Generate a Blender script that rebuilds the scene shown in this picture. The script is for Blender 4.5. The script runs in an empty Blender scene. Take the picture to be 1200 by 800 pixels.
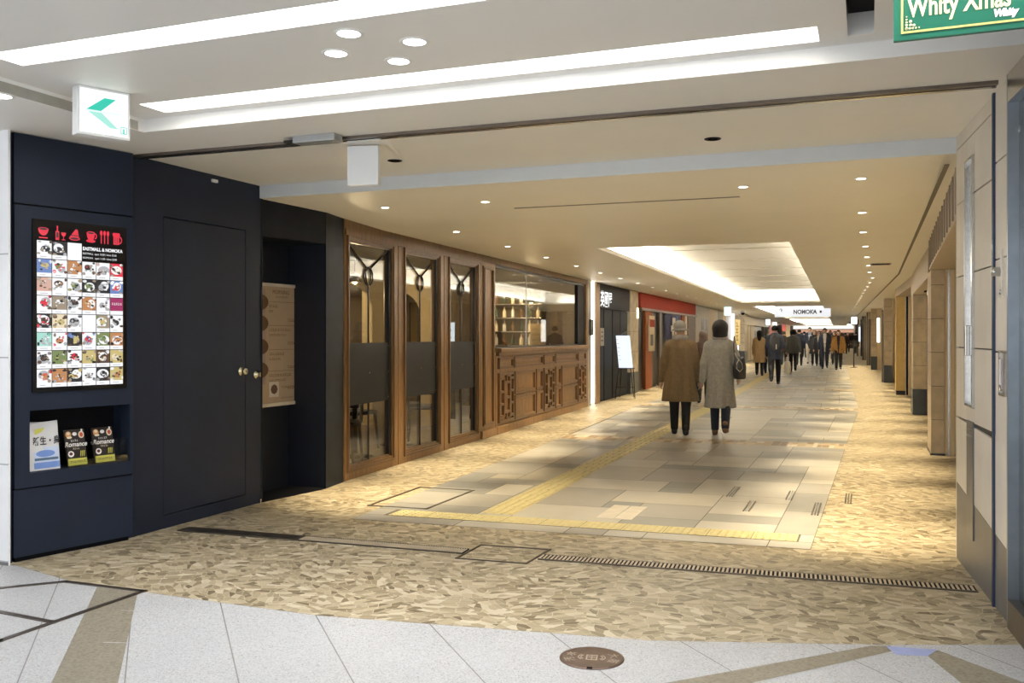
import bpy, bmesh, math, random
import numpy as np
from mathutils import Vector, Matrix
random.seed(7)
rng = np.random.RandomState(5)
S = bpy.context.scene
COL = S.collection
PI = math.pi
# ------------------------------------------------------------------ camera frame (1200x800)
F, HC, CX, HY = 1080.0, 1.42, 600.0, 393.0
YAW = math.atan2(416, F)
def ray(px, py):
    u = (px-CX)/F
    return Vector((-math.sin(YAW)+math.cos(YAW)*u, math.cos(YAW)+math.sin(YAW)*u, -(py-HY)/F))
def at(px, py, z=0.0):
    d = ray(px, py); t = (z-HC)/d.z
    return Vector((d.x*t, d.y*t, z))
def wall_y(px, P, Q):
    d = ray(px, HY); nx, ny = -(Q[1]-P[1]), Q[0]-P[0]
    t = (nx*P[0]+ny*P[1])/(nx*d.x+ny*d.y)
    return d.y*t
# ------------------------------------------------------------------ materials
MATS = {}
def M(name, col, rough=.5, metal=0.0, var=.10, scale=9.0, emit=0.0, spec=.5, bump=0.0, stretch=None):
    if name in MATS: return MATS[name]
    m = bpy.data.materials.new(name); m.use_nodes = True
    nt = m.node_tree; b = nt.nodes['Principled BSDF']
    b.inputs['Roughness'].default_value = rough; b.inputs['Metallic'].default_value = metal
    b.inputs['Specular IOR Level'].default_value = spec
    c = tuple(col)+(1,)
    if emit:
        b.inputs['Base Color'].default_value = (0.02, .02, .02, 1)
        b.inputs['Emission Color'].default_value = c; b.inputs['Emission Strength'].default_value = emit
    else:
        tc = nt.nodes.new('ShaderNodeTexCoord'); n = nt.nodes.new('ShaderNodeTexNoise')
        n.inputs['Scale'].default_value = scale; n.inputs['Detail'].default_value = 5
        src = tc.outputs['Object']
        if stretch:
            mp = nt.nodes.new('ShaderNodeMapping'); mp.inputs['Scale'].default_value = stretch
            nt.links.new(src, mp.inputs[0]); src = mp.outputs[0]
        nt.links.new(src, n.inputs['Vector'])
        r = nt.nodes.new('ShaderNodeValToRGB')
        r.color_ramp.elements[0].position = .3; r.color_ramp.elements[1].position = .7
        r.color_ramp.elements[0].color = tuple(x*(1-var) for x in col)+(1,)
        r.color_ramp.elements[1].color = tuple(min(1, x*(1+var)) for x in col)+(1,)
        nt.links.new(n.outputs['Fac'], r.inputs[0]); nt.links.new(r.outputs[0], b.inputs['Base Color'])
        if bump:
            bp = nt.nodes.new('ShaderNodeBump'); bp.inputs['Strength'].default_value = bump; bp.inputs['Distance'].default_value = .004
            nt.links.new(n.outputs['Fac'], bp.inputs['Height']); nt.links.new(bp.outputs[0], b.inputs['Normal'])
    MATS[name] = m
    return m
def glass_mat():
    m = bpy.data.materials.new('window_glass'); m.use_nodes = True; nt = m.node_tree
    for n in list(nt.nodes):
        if n.type != 'OUTPUT_MATERIAL': nt.nodes.remove(n)
    out = [n for n in nt.nodes if n.type == 'OUTPUT_MATERIAL'][0]
    tr = nt.nodes.new('ShaderNodeBsdfTransparent'); tr.inputs[0].default_value = (.93, .93, .91, 1)
    gl = nt.nodes.new('ShaderNodeBsdfGlossy'); gl.inputs['Roughness'].default_value = .015
    fr = nt.nodes.new('ShaderNodeFresnel'); 
    ge = nt.nodes.new('ShaderNodeNewGeometry'); mr = nt.nodes.new('ShaderNodeMapRange'); mr.inputs[3].default_value = 1.62; mr.inputs[4].default_value = 1/1.62
    nt.links.new(ge.outputs['Backfacing'], mr.inputs[0]); nt.links.new(mr.outputs[0], fr.inputs['IOR'])
    mx = nt.nodes.new('ShaderNodeMixShader')
    nt.links.new(fr.outputs[0], mx.inputs[0]); nt.links.new(tr.outputs[0], mx.inputs[1]); nt.links.new(gl.outputs[0], mx.inputs[2])
    nt.links.new(mx.outputs[0], out.inputs[0])
    return m
def mosaic_mat():
    m = bpy.data.materials.new('mosaic_stone'); m.use_nodes = True; nt = m.node_tree; b = nt.nodes['Principled BSDF']; L = nt.links.new
    tc = nt.nodes.new('ShaderNodeTexCoord')
    big = nt.nodes.new('ShaderNodeTexVoronoi'); big.inputs['Scale'].default_value = 4.6; big.voronoi_dimensions = '2D'
    L(tc.outputs['Object'], big.inputs['Vector'])
    sep = nt.nodes.new('ShaderNodeSeparateColor'); L(big.outputs['Color'], sep.inputs[0])
    mul = nt.nodes.new('ShaderNodeMath'); mul.operation = 'MULTIPLY_ADD'; mul.inputs[1].default_value = 2.2; mul.inputs[2].default_value = -1.1
    L(sep.outputs[0], mul.inputs[0])
    rot = nt.nodes.new('ShaderNodeVectorRotate'); rot.rotation_type = 'Z_AXIS'
    L(tc.outputs['Object'], rot.inputs['Vector']); L(mul.outputs[0], rot.inputs['Angle'])
    mp = nt.nodes.new('ShaderNodeMapping'); mp.inputs['Scale'].default_value = (13, 27, 1); L(rot.outputs[0], mp.inputs[0])
    v = nt.nodes.new('ShaderNodeTexVoronoi'); v.voronoi_dimensions = '2D'; v.inputs['Scale'].default_value = 1; v.inputs['Randomness'].default_value = .8
    v2 = nt.nodes.new('ShaderNodeTexVoronoi'); v2.voronoi_dimensions = '2D'; v2.feature = 'DISTANCE_TO_EDGE'; v2.inputs['Scale'].default_value = 1; v2.inputs['Randomness'].default_value = .8
    L(mp.outputs[0], v.inputs['Vector']); L(mp.outputs[0], v2.inputs['Vector'])
    s2 = nt.nodes.new('ShaderNodeSeparateColor'); L(v.outputs['Color'], s2.inputs[0])
    r = nt.nodes.new('ShaderNodeValToRGB'); e = r.color_ramp.elements
    e[0].position = 0; e[0].color = (.155, .122, .075, 1); e[1].position = 1; e[1].color = (.54, .48, .355, 1)
    for p, c in ((.18, (.255, .208, .13, 1)), (.5, (.34, .283, .185, 1)), (.8, (.42, .355, .24, 1))):
        x = e.new(p); x.color = c
    L(s2.outputs[1], r.inputs[0])
    g = nt.nodes.new('ShaderNodeMath'); g.operation = 'LESS_THAN'; g.inputs[1].default_value = .028; L(v2.outputs['Distance'], g.inputs[0])
    mx = nt.nodes.new('ShaderNodeMix'); mx.data_type = 'RGBA'; mx.inputs[7].default_value = (.50, .43, .31, 1)
    L(g.outputs[0], mx.inputs[0]); L(r.outputs[0], mx.inputs[6]); L(mx.outputs[2], b.inputs['Base Color'])
    b.inputs['Roughness'].default_value = .42
    return m
def terrazzo_mat(name, base, speck, sc=130):
    m = bpy.data.materials.new(name); m.use_nodes = True; nt = m.node_tree; b = nt.nodes['Principled BSDF']; L = nt.links.new
    tc = nt.nodes.new('ShaderNodeTexCoord')
    v = nt.nodes.new('ShaderNodeTexVoronoi'); v.voronoi_dimensions = '2D'; v.inputs['Scale'].default_value = sc
    L(tc.outputs['Object'], v.inputs['Vector'])
    s = nt.nodes.new('ShaderNodeSeparateColor'); L(v.outputs['Color'], s.inputs[0])
    r = nt.nodes.new('ShaderNodeValToRGB'); r.color_ramp.interpolation = 'CONSTANT'; e = r.color_ramp.elements
    e[0].color = tuple(speck)+(1,); e[1].position = .10; e[1].color = tuple(base)+(1,)
    for p, k in ((.35, 1.08), (.6, .9), (.85, 1.15)):
        x = e.new(p); x.color = tuple(min(1, q*k) for q in base)+(1,)
    L(s.outputs[0], r.inputs[0])
    n = nt.nodes.new('ShaderNodeTexNoise'); n.inputs['Scale'].default_value = 1.7; L(tc.outputs['Object'], n.inputs['Vector'])
    mx = nt.nodes.new('ShaderNodeMix'); mx.data_type = 'RGBA'; mx.blend_type = 'MULTIPLY'; mx.inputs[0].default_value = .18
    L(r.outputs[0], mx.inputs[6]); L(n.outputs['Fac'], mx.inputs[7]); L(mx.outputs[2], b.inputs['Base Color'])
    b.inputs['Roughness'].default_value = .4
    return m
GLASS = glass_mat(); MOSAIC = mosaic_mat()
TERR = terrazzo_mat('terrazzo', (.46, .47, .485), (.33, .32, .31), 190); TERRB = terrazzo_mat('terrazzo_band', (.25, .225, .175), (.2, .17, .13), 90)
CEIL = M('ceiling_paint', (.91, .875, .80), .45, var=.015, scale=1.5)
CEILN = M('ceiling_paint_near', (.84, .83, .81), .5, var=.015, scale=1.5)
BEAM = M('beam_cool_tint', (.62, .65, .67), .5, var=.02)  # bluish tint carries the cool near light on the beam face
COVE = M('cove_paint', (.86, .85, .82), .6, var=.01)
NAVY = M('navy_panel', (.015, .021, .038), .5, var=.12, scale=2, spec=.2)
NAVY2 = M('navy_stone', (.009, .012, .018), .5, var=.35, scale=6, spec=.18)
BLACK = M('black_lacquer', (.005, .005, .007), .6, var=.1, spec=.1)
WALLW = M('white_wall_panel', (.78, .78, .80), .4, var=.02)
WOOD = M('walnut_wood', (.235, .125, .045), .40, var=.30, scale=5, stretch=(9, 9, .8))
WOOD2 = M('walnut_molding', (.15, .078, .030), .38, var=.30, scale=5, stretch=(9, 9, .8))
DKPANEL = M('charcoal_panel', (.014, .014, .016), .4, var=.08, spec=.18)
IRON = M('black_iron', (.012, .011, .010), .4, metal=.3, var=.1)
STEEL = M('brushed_steel', (.55, .55, .54), .25, metal=1, var=.08, scale=30)
BRASS = M('aged_brass', (.62, .55, .40), .25, metal=1, var=.08)
DKSTEEL = M('dark_steel', (.16, .135, .115), .38, metal=.9, var=.1)
STONE = M('grey_wall_stone', (.66, .62, .56), .5, var=.10, scale=2.2, bump=.15)
STONEB = M('dark_base_stone', (.13, .125, .125), .4, var=.15, scale=3)
SAND = M('sandstone', (.50, .42, .305), .6, var=.22, scale=5, bump=.25)
GROUT = M('dark_joint', (.05, .045, .04), .7, var=.1)
WHITEPL = M('white_plastic', (.75, .76, .76), .4, var=.02)
YELLOW = M('tactile_yellow', (.60, .52, .27), .5, var=.08, scale=20)
def mats_used(ms): return list(ms)
# ------------------------------------------------------------------ mesh builder
class MB:
    def __init__(s): s.v = []; s.f = []; s.m = []; s.mats = []; s.sm = []
    def mi(s, mat):
        if mat not in s.mats: s.mats.append(mat)
        return s.mats.index(mat)
    def add(s, vs, fs, mat, smooth=False):
        o = len(s.v); k = s.mi(mat); s.v += [tuple(v) for v in vs]
        for f in fs: s.f.append(tuple(o+i for i in f)); s.m.append(k); s.sm.append(smooth)
    def box(s, x0, x1, y0, y1, z0, z1, mat):
        if x0 > x1: x0, x1 = x1, x0
        if y0 > y1: y0, y1 = y1, y0
        if z0 > z1: z0, z1 = z1, z0
        vs = [(x, y, z) for z in (z0, z1) for x, y in ((x0, y0), (x1, y0), (x1, y1), (x0, y1))]
        s.add(vs, [(3, 2, 1, 0), (4, 5, 6, 7), (0, 1, 5, 4), (1, 2, 6, 5), (2, 3, 7, 6), (3, 0, 4, 7)], mat)
    def bev(s, x0, x1, y0, y1, z0, z1, mat, b=.01):
        bm = bmesh.new(); r = bmesh.ops.create_cube(bm, size=1)
        for v in bm.verts: v.co = Vector(((x0+x1)/2+v.co.x*abs(x1-x0), (y0+y1)/2+v.co.y*abs(y1-y0), (z0+z1)/2+v.co.z*abs(z1-z0)))
        bmesh.ops.bevel(bm, geom=list(bm.edges), offset=b, segments=2, affect='EDGES', profile=.6)
        s.bm(bm, mat)
    def bm(s, bm, mat, smooth=False):
        bm.verts.index_update()
        s.add([v.co[:] for v in bm.verts], [[v.index for v in f.verts] for f in bm.faces], mat, smooth); bm.free()
    def prism(s, poly, z0, z1, mat, axis='z'):
        n = len(poly)
        def P(a, b, c): return (a, b, c) if axis == 'z' else ((a, c, b) if axis == 'y' else (c, a, b))
        vs = [P(a, b, z0) for a, b in poly]+[P(a, b, z1) for a, b in poly]
        fs = [tuple(range(n))[::-1], tuple(range(n, 2*n))]+[(i, (i+1) % n, n+(i+1) % n, n+i) for i in range(n)]
        s.add(vs, fs, mat)
    def quad(s, a, b, c, d, mat): s.add([a, b, c, d], [(0, 1, 2, 3)], mat)
    def poly(s, pts, mat): s.add(pts, [tuple(range(len(pts)))], mat)
    def tube(s, pts, r, mat, n=8, closed=False):
        pts = [Vector(p) for p in pts]; N = len(pts); vs = []; fs = []
        rr = r if isinstance(r, (list, tuple)) else [r]*N
        for i, p in enumerate(pts):
            a = pts[(i-1) % N] if (closed or i) else p; b = pts[(i+1) % N] if (closed or i < N-1) else p
            t = (b-a).normalized() if (b-a).length > 1e-9 else Vector((0, 0, 1))
            u = t.cross(Vector((0, 0, 1)));
            if u.length < 1e-3: u = t.cross(Vector((0, 1, 0)))
            u.normalize(); w = t.cross(u)
            for k in range(n):
                q = 2*PI*k/n; vs.append(p+(u*math.cos(q)+w*math.sin(q))*rr[i])
        for i in range(N if closed else N-1):
            for k in range(n):
                j = (i+1) % N; fs.append((i*n+k, i*n+(k+1) % n, j*n+(k+1) % n, j*n+k))
        if not closed: fs += [tuple(range(n))[::-1], tuple((N-1)*n+k for k in range(n))]
        s.add(vs, fs, mat, True)
    def lathe(s, prof, c, mat, n=24, axis='z', smooth=True):
        vs = []; fs = []
        for r, h in prof:
            for k in range(n):
                q = 2*PI*k/n; a, b = r*math.cos(q), r*math.sin(q)
                vs.append((c[0]+a, c[1]+b, c[2]+h) if axis == 'z' else (c[0]+a, c[1]+h, c[2]+b) if axis == 'y' else (c[0]+h, c[1]+a, c[2]+b))
        for i in range(len(prof)-1):
            for k in range(n): fs.append((i*n+k, i*n+(k+1) % n, (i+1)*n+(k+1) % n, (i+1)*n+k))
        if prof[0][0] > 1e-6: fs.append(tuple(range(n))[::-1])
        if prof[-1][0] > 1e-6: fs.append(tuple((len(prof)-1)*n+k for k in range(n)))
        s.add(vs, fs, mat, smooth)
    def frame(s, x0, x1, z0, z1, w, y0, y1, mat):      # a rectangular moulding, front at y0
        s.box(x0, x1, y0, y1, z0, z0+w, mat); s.box(x0, x1, y0, y1, z1-w, z1, mat)
        s.box(x0, x0+w, y0, y1, z0+w, z1-w, mat); s.box(x1-w, x1, y0, y1, z0+w, z1-w, mat)
    def text(s, txt, size, x, y, z, mat, align='LEFT', depth=0.0, sx=1.0, shear=0.0, tf=None, bold=0.0):
        cu = bpy.data.curves.new('t', 'FONT'); cu.body = txt; cu.size = size; cu.align_x = align; cu.extrude = depth
        cu.resolution_u = 3; cu.shear = shear; cu.offset = bold
        ob = bpy.data.objects.new('t', cu); COL.objects.link(ob)
        dg = bpy.context.evaluated_depsgraph_get(); me = bpy.data.meshes.new_from_object(ob.evaluated_get(dg))
        vs = [v.co.copy() for v in me.vertices]; fs = [tuple(p.vertices) for p in me.polygons]
        bpy.data.objects.remove(ob); bpy.data.curves.remove(cu); bpy.data.meshes.remove(me)
        if not vs: return
        if tf: out = [tf(v.x*sx, v.y, v.z) for v in vs]
        else: out = [(x+v.x*sx, y-v.z, z+v.y) for v in vs]
        s.add(out, fs, mat)
    def obj(s, name, parent=None, loc=None):
        me = bpy.data.meshes.new(name); me.from_pydata(s.v, [], s.f)
        for m in s.mats: me.materials.append(m)
        me.polygons.foreach_set('material_index', s.m); me.polygons.foreach_set('use_smooth', s.sm); me.update()
        o = bpy.data.objects.new(name, me); COL.objects.link(o)
        if parent: o.parent = parent
        if loc is not None: o.location = loc
        return o
def tag(o, label, cat, group=None):
    o['label'] = label; o['category'] = cat
    if group: o['group'] = group
    return o
def thing(name, label, cat, loc=(0, 0, 0), rz=0, group=None):
    o = bpy.data.objects.new(name, None); COL.objects.link(o); o.location = loc; o.rotation_euler = (0, 0, rz); o.empty_display_size = .1
    return tag(o, label, cat, group)
def struct(name, mb, loc=None, rz=0):
    o = mb.obj(name); o['kind'] = 'structure'
    if loc is not None: o.location = loc
    o.rotation_euler = (0, 0, rz)
    return o
def dup(o, parent=None):
    c = o.copy(); COL.objects.link(c)
    if parent: c.parent = parent
    for ch in list(o.children): dup(ch, c)
    return c
def ang(P, Q): return math.atan2(Q[1]-P[1], Q[0]-P[0])
ORD = ['first', 'second', 'third', 'fourth', 'fifth', 'sixth', 'seventh', 'eighth', 'ninth', 'tenth', 'eleventh', 'twelfth', 'thirteenth', 'fourteenth', 'fifteenth', 'sixteenth', 'seventeenth', 'eighteenth', 'nineteenth', 'twentieth', 'twenty-first', 'twenty-second', 'twenty-third', 'twenty-fourth', 'twenty-fifth', 'twenty-sixth']
ZA, ZB, ZC = 2.77, 2.71, 2.53
YEND = 108.0
# left wall key lines
PIL = ((-4.955, 4.245), (-4.755, 5.03)); NV = ((-4.83, 5.10), (-4.81, 6.56)); WD = ((-4.74, 7.76), (-5.24, 17.78))
FAR = ((-5.24, 17.78), (-5.24-.028*92.22, 110.0))
RW = ((.535, 6.517), (.66, 5.0))
def shear(u, v): return (u, v+.06*(u+2))
def marks(mb, x0, x1, z, h, y, mat, step=None, tf=None):
    # a line of writing too small to read in the photograph: a row of small irregular strokes
    step = step or h*.95; x = x0
    r = random.Random(int(abs(x0*977+z*3331)*10))
    while x < x1-step*.4:
        w = step*r.uniform(.55, .85); a, b = z+h*r.uniform(0, .15), z+h*r.uniform(.75, 1)
        for q in ((x, a, x+w, a+h*.16), (x+w*.35, a, x+w*.6, b), (x, b-h*.16, x+w*r.uniform(.6, 1), b)):
            c = [(q[0], y, q[1]), (q[2], y, q[1]), (q[2], y, q[3]), (q[0], y, q[3])]
            mb.add([tf(px, pz) for px, _, pz in c] if tf else c, [(0, 1, 2, 3)], mat)
        x += step
# ================================================================== FLOOR
def lerp_pts(pts, v):
    for (a, x), (b, y) in zip(pts, pts[1:]):
        if v <= b: return x+(y-x)*(v-a)/(b-a)
    return pts[-1][1]
BOUND = [(-5.6, 4.24), (-4.89, 4.21), (-4.34, 4.07), (-3.73, 4.03), (-2.61, 4.01), (-2.03, 4.09), (-.94, 4.24), (.08, 4.57), (.65, 4.79), (1.6, 5.15)]
mb = MB(); mb.prism(BOUND+[(3.5, 5.15), (3.5, YEND+2), (-12, YEND+2), (-12, 4.24)], -.15, 0, MOSAIC); struct('floor', mb)
mb = MB(); mb.prism([(-12, -6), (6, -6), (6, 5.14), (3.5, 5.14)]+[(x, y-.002) for x, y in BOUND[::-1]]+[(-12, 4.238)], -.15, 0, TERR)
JNT = M('terrazzo_joint', (.22, .21, .20), .6); JNT2 = M('terrazzo_joint_faint', (.46, .46, .46), .6)
def yb(x): return lerp_pts(BOUND, x) if x > -5.6 else 4.24
def strip(mb, a, b, w, z, mat, clip=True):
    a = Vector((a[0], a[1], 0)); b = Vector((b[0], b[1], 0)); d = (b-a).normalized(); n = Vector((-d.y, d.x, 0))*w/2
    q = [a-n, b-n, b+n, a+n]; mb.add([(p.x, p.y, z) for p in q], [(0, 1, 2, 3)], mat)
for k in range(-3, 14):
    x0 = -3.21+.60*k
    y0 = yb(x0)
    strip(mb, (x0, y0-.004), (x0+2.6, y0-2.6*1.11), .006, .0006, JNT)
for k in range(-4, 12):
    x1 = -2.9+.62*k
    strip(mb, (x1, yb(x1)-.03) if k > 1 else (x1, 4.0), (x1-2.4, 4.0-2.4*.9), .004, .0005, JNT2)
mb.poly([(p[0], p[1], .0009) for p in ((-4.07, 4.03), (-3.08, 2.80), (-1.9, 1.5), (-1.68, 1.62), (-2.86, 2.94), (-3.77, 4.02))][::-1], TERRB)
strip(mb, (-3.60, 3.72), (-3.38, 3.76), .007, .0012, JNT2); strip(mb, (-3.30, 3.30), (-3.10, 3.36), .007, .0012, JNT2)
mb.poly([(p[0], p[1], .0009) for p in ((-2.6, 1.95), (-2.35, 1.75), (-.5, 3.80), (.12, 4.50), (.10, 4.56), (.02, 4.53), (-.73, 3.78))], TERRB)
mb.poly([(p[0], p[1], .0009) for p in ((.22, 4.56), (.30, 4.57), (.62, 4.25), (1.2, 3.6), (1.0, 3.55), (.36, 4.17))][::-1], TERRB)
mb.poly([(p[0], p[1], .0012) for p in ((.08, 4.545), (.12, 4.44), (.25, 4.47), (.30, 4.58))], M('blue_inlay', (.30, .36, .62), .4))
struct('floor', mb)
# patchwork of stone tiles in the middle of the passage
TC = [M('tile_'+n, c, .36, var=.07, scale=3) for n, c in (('pale', (.44, .42, .375)), ('beige', (.39, .36, .30)), ('mid', (.325, .31, .28)), ('grey', (.255, .25, .232)), ('slate', (.21, .212, .205)), ('cream', (.49, .46, .40)))]
XR = [(5, -.37), (6.2, -.35), (12, -.26), (18.8, -.15), (110, -.15-.028*91)]
XL = [(5, -3.7), (6.2, -3.72), (14.25, -4.03), (18, -4.3), (110, -4.3-.028*92)]
NC, V0 = 12, 6.31
BANDS = [12.15+6.4*k for k in range(15)]
mb = MB()
def uv(i, v):
    a = lerp_pts(XL, v); b = lerp_pts(XR, v); return shear(a+(b-a)*i/NC, v)
def tile(i0, i1, v0, v1, mat, g=.0036, z=.003):
    p = [uv(i0, v0), uv(i1, v0), uv(i1, v1), uv(i0, v1)]
    mb.add([(p[0][0]+g, p[0][1]+g, z), (p[1][0]-g, p[1][1]+g, z), (p[2][0]-g, p[2][1]-g, z), (p[3][0]+g, p[3][1]-g, z)], [(0, 1, 2, 3)], mat)
base = M('tile_joint', (.13, .115, .09), .6)
vs = [V0]+[12+6*k for k in range(17)]
for a, b in zip(vs, vs[1:]):
    p = [uv(0, a), uv(NC, a), uv(NC, b), uv(0, b)]; mb.add([(x, y, .002) for x, y in p], [(0, 1, 2, 3)], base)
x = 0
while x < NC:                                              # pale kerb row in front of the tactile strip
    w = rng.choice([1, 2, 3]); tile(x, min(NC, x+w), V0, V0+.21, TC[[0, 2, 0][rng.randint(3)]]); x += w
rows = [V0+.21+.25+.30*r for r in range(340)]
tile(0, .6, V0+.21, V0+.46, TC[2]); tile(11.65, 12, V0+.21, V0+.46, TC[0])
occ = np.zeros((len(rows), NC), bool)
BR = [M('band_'+n, c, .45, var=.15) for n, c in (('white', (.60, .52, .40)), ('tan', (.40, .29, .16)), ('brown', (.24, .155, .08)), ('sand', (.48, .37, .22)))]
for r, v in enumerate(rows[:-3]):
    if any(b-.01 < v+.15 < b+.5 for b in BANDS):
        if not occ[r].all() and not any(b-.01 < v-.15 < b+.5 for b in BANDS):
            pass
        u = 0.0
        first_row = not any(b-.01 < v-.15 < b+.5 for b in BANDS)
        tile(0, NC, v-.002, v+.302, TC[2], g=0, z=.0026)
        while first_row and u < NC:
            w = rng.uniform(.14, .36); m_ = rng.uniform(.22, .36)
            tile(u, min(NC, u+w), v+rng.uniform(0, .09), v+m_-.006, BR[rng.randint(4)], g=.004, z=.0032)
            tile(u, min(NC, u+w), v+m_, v+.60-rng.uniform(0, .12), BR[rng.randint(4)], g=.004, z=.0032); u += w
        occ[r] = True; continue
    for c in range(NC):
        if occ[r, c]: continue
        w = int(rng.choice([1, 2, 2, 3, 3, 4])); h = int(rng.choice([1, 1, 2, 2, 3]))
        w = min(w, NC-c)
        for q in range(w):
            if occ[r, c+q]: w = q; break
        for q in range(1, h):
            if any(b-.01 < rows[r+q]+.15 < b+.5 for b in BANDS): h = q; break
        h = min(h, len(rows)-3-r)
        if h < 1: h = 1
        occ[r:r+h, c:c+w] = True
        tile(c, c+w, v, v+.30*h, TC[int(rng.choice([0, 0, 1, 2, 2, 3, 3, 4, 5]))])
struct('floor', mb)
# yellow tactile paving: a row of dotted tiles across and a barred strip along
def tactile(name, quads, kind):
    mb = MB()
    for p in quads:
        mb.add([(x, y, .005) for x, y in p], [(0, 1, 2, 3)], YELLOW)
        A, B, C, D = [Vector((x, y, .005)) for x, y in p]
        if kind == 'dot':
            for i in range(6):
                for j in range(5):
                    s, t = (i+.5)/6, (j+.5)/5; c = A.lerp(B, s).lerp(D.lerp(C, s), t)
                    mb.lathe([(.011, 0), (.008, .003), (0, .0035)], c, YELLOW, n=8)
        else:
            for i in range(4):
                s = (i+.5)/4
                for j in range(1):
                    a = A.lerp(B, s).lerp(D.lerp(C, s), .06); b = A.lerp(B, s).lerp(D.lerp(C, s), .94)
                    mb.box(a.x-.012, a.x+.012, a.y, b.y, .005, .009, YELLOW)
    return mb
q = []
for k in range(10):
    a = -3.53+.308*k
    if k != 10: q.append([shear(a+.002, V0+.215), shear(a+.306, V0+.215), shear(a+.306, V0+.455), shear(a+.002, V0+.455)])
o = struct('floor', tactile('tactile', q, 'dot'))
q = []
y = V0+.465
while y < 60:
    x0 = -2.875-.0127*(min(y, 18)-6.4)-max(0, y-18)*.028; x1 = x0-.0127*.3
    q.append([(x0, y), (x0+.275, y+.016), (x1+.275, y+.314), (x1, y+.298)]); y += .30
o = struct('floor', tactile('tactile', q, 'bar'))
# floor hatches, drain grates, manhole, slots
def line_hatch(name, label, pts, w, mat, closed=True, extra=(), group=None):
    c = Vector((sum(p[0] for p in pts)/len(pts), sum(p[1] for p in pts)/len(pts), .003)); mb = MB()
    L = list(zip(pts, pts[1:]+pts[:1])) if closed else list(zip(pts, pts[1:]))
    for a, b in L+list(extra):
        a = Vector((*a, 0)); b = Vector((*b, 0)); d = (b-a).normalized(); n = Vector((-d.y, d.x, 0))*w/2; a = a-d*w/2; b = b+d*w/2
        mb.prism([((p-c).x, (p-c).y) for p in (a-n, b-n, b+n, a+n)], -.0025, .003, mat)
    o = mb.obj(name); o.location = c; return tag(o, label, 'floor hatch', group)
line_hatch('floor_hatch_frame', 'dark metal frame of a floor hatch at the left tip of the grey tile field', [(-3.88, 6.75), (-3.36, 6.78), (-3.36, 7.74), (-3.9, 7.73)], .022, DKSTEEL)
line_hatch('floor_hatch_frame', 'brown metal strip framing a floor hatch in the white terrazzo by the navy pillar', [(-5.0, 3.33), (-4.31, 4.03), (-3.745, 4.035), (-3.76, 3.14), (-4.2, 2.6)], .03, DKSTEEL, closed=False, extra=[((-4.6, 3.5), (-3.78, 3.44))])
line_hatch('floor_hatch_frame', 'mosaic-filled hatch outlined by metal strips between the two drain grates', [(-2.44, 5.35), (-2.44, 5.75), (-1.96, 5.79), (-1.98, 5.38)], .014, DKSTEEL)
def grate(label, A, B, w, n, solid=0.0):
    A = Vector((*A, 0)); B = Vector((*B, 0)); d = B-A; Ln = d.length; rz = math.atan2(d.y, d.x)
    t = thing('drain_grate', label, 'drain grate', (A.x, A.y, .002), rz)
    mb = MB(); mb.box(0, Ln, -w/2, -w/2+.012, -.001, .006, DKSTEEL); mb.box(0, Ln, w/2-.012, w/2, -.001, .006, DKSTEEL); mb.box(0, Ln, -w/2, w/2, -.0015, .0005, BLACK); mb.obj('frame', t)
    mb = MB(); s0 = Ln*solid
    if s0: mb.box(0, s0, -w/2+.012, w/2-.012, .001, .005, DKSTEEL)
    p = (Ln-s0)/n
    GM = M('grate_bar', (.62, .53, .40), .45, metal=.2)
    for k in range(n): mb.box(s0+p*k, s0+p*(k+.48), -w/2+.012, w/2-.012, .001, .006, GM)
    mb.obj('bars', t)
grate('long floor drain grate ending at the grey stone wall on the right', (-1.95, 5.57), (.57, 5.74), .13, 100)
grate('dark floor drain grate running from the navy door toward the middle', (-4.68, 5.44), (-2.46, 5.54), .135, 70, .45)
# manhole
t = thing('manhole_cover', 'round brown manhole cover in the white terrazzo with pale lettering', 'manhole cover', (-1.13, 3.91, 0), math.radians(12))
MHB = M('manhole_bronze', (.155, .105, .08), .4, metal=.5, var=.15, scale=20); MHL = M('manhole_mark', (.42, .36, .28), .5)
mb = MB(); mb.lathe([(.142, 0), (.142, .004), (.130, .006), (.126, .0045), (0, .0045)], (0, 0, 0), MHB, n=48); mb.box(-.012, .012, -.141, -.122, .004, .0068, BLACK); mb.obj('cover_plate', t)
mb = MB(); z = .0052
for (a, b, c, d) in ((-.025, .025, .026, .032), (-.025, .025, -.032, -.026), (-.025, -.019, -.032, .032), (.019, .025, -.032, .032), (-.016, .016, .010, .014), (-.016, .016, -.004, 0), (-.002, .002, -.026, .026)): mb.box(a, b, c, d, .0046, z, MHL)
for sgn in (-1, 1):
    for r in (.036, .047):
        pts = [(sgn*(.012+r*math.cos(q)), r*.8*math.sin(q), z) for q in np.linspace(-.8, .8, 9)]; mb.tube(pts, .0022, MHL, n=5)
mb.obj('emblem', t)
mb = MB()
def arc_text(txt, r, a0, da, size, mb, mat):
    for i, ch in enumerate(txt):
        q = a0+da*i
        def tf(x, y, zz, q=q): return ((r+y)*math.cos(q)+x*math.sin(q), (r+y)*math.sin(q)-x*math.cos(q), .0053)
        mb.text(ch, size, 0, 0, 0, mat, 'CENTER', tf=tf)
arc_text('汚水', .082, PI+.35, -.7, .05, mb, MHL); mb.obj('lettering', t); mb = MB(); arc_text('大阪', .082, .35, -.7, .05, mb, MHL)
mb.obj('lettering', t)
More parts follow.
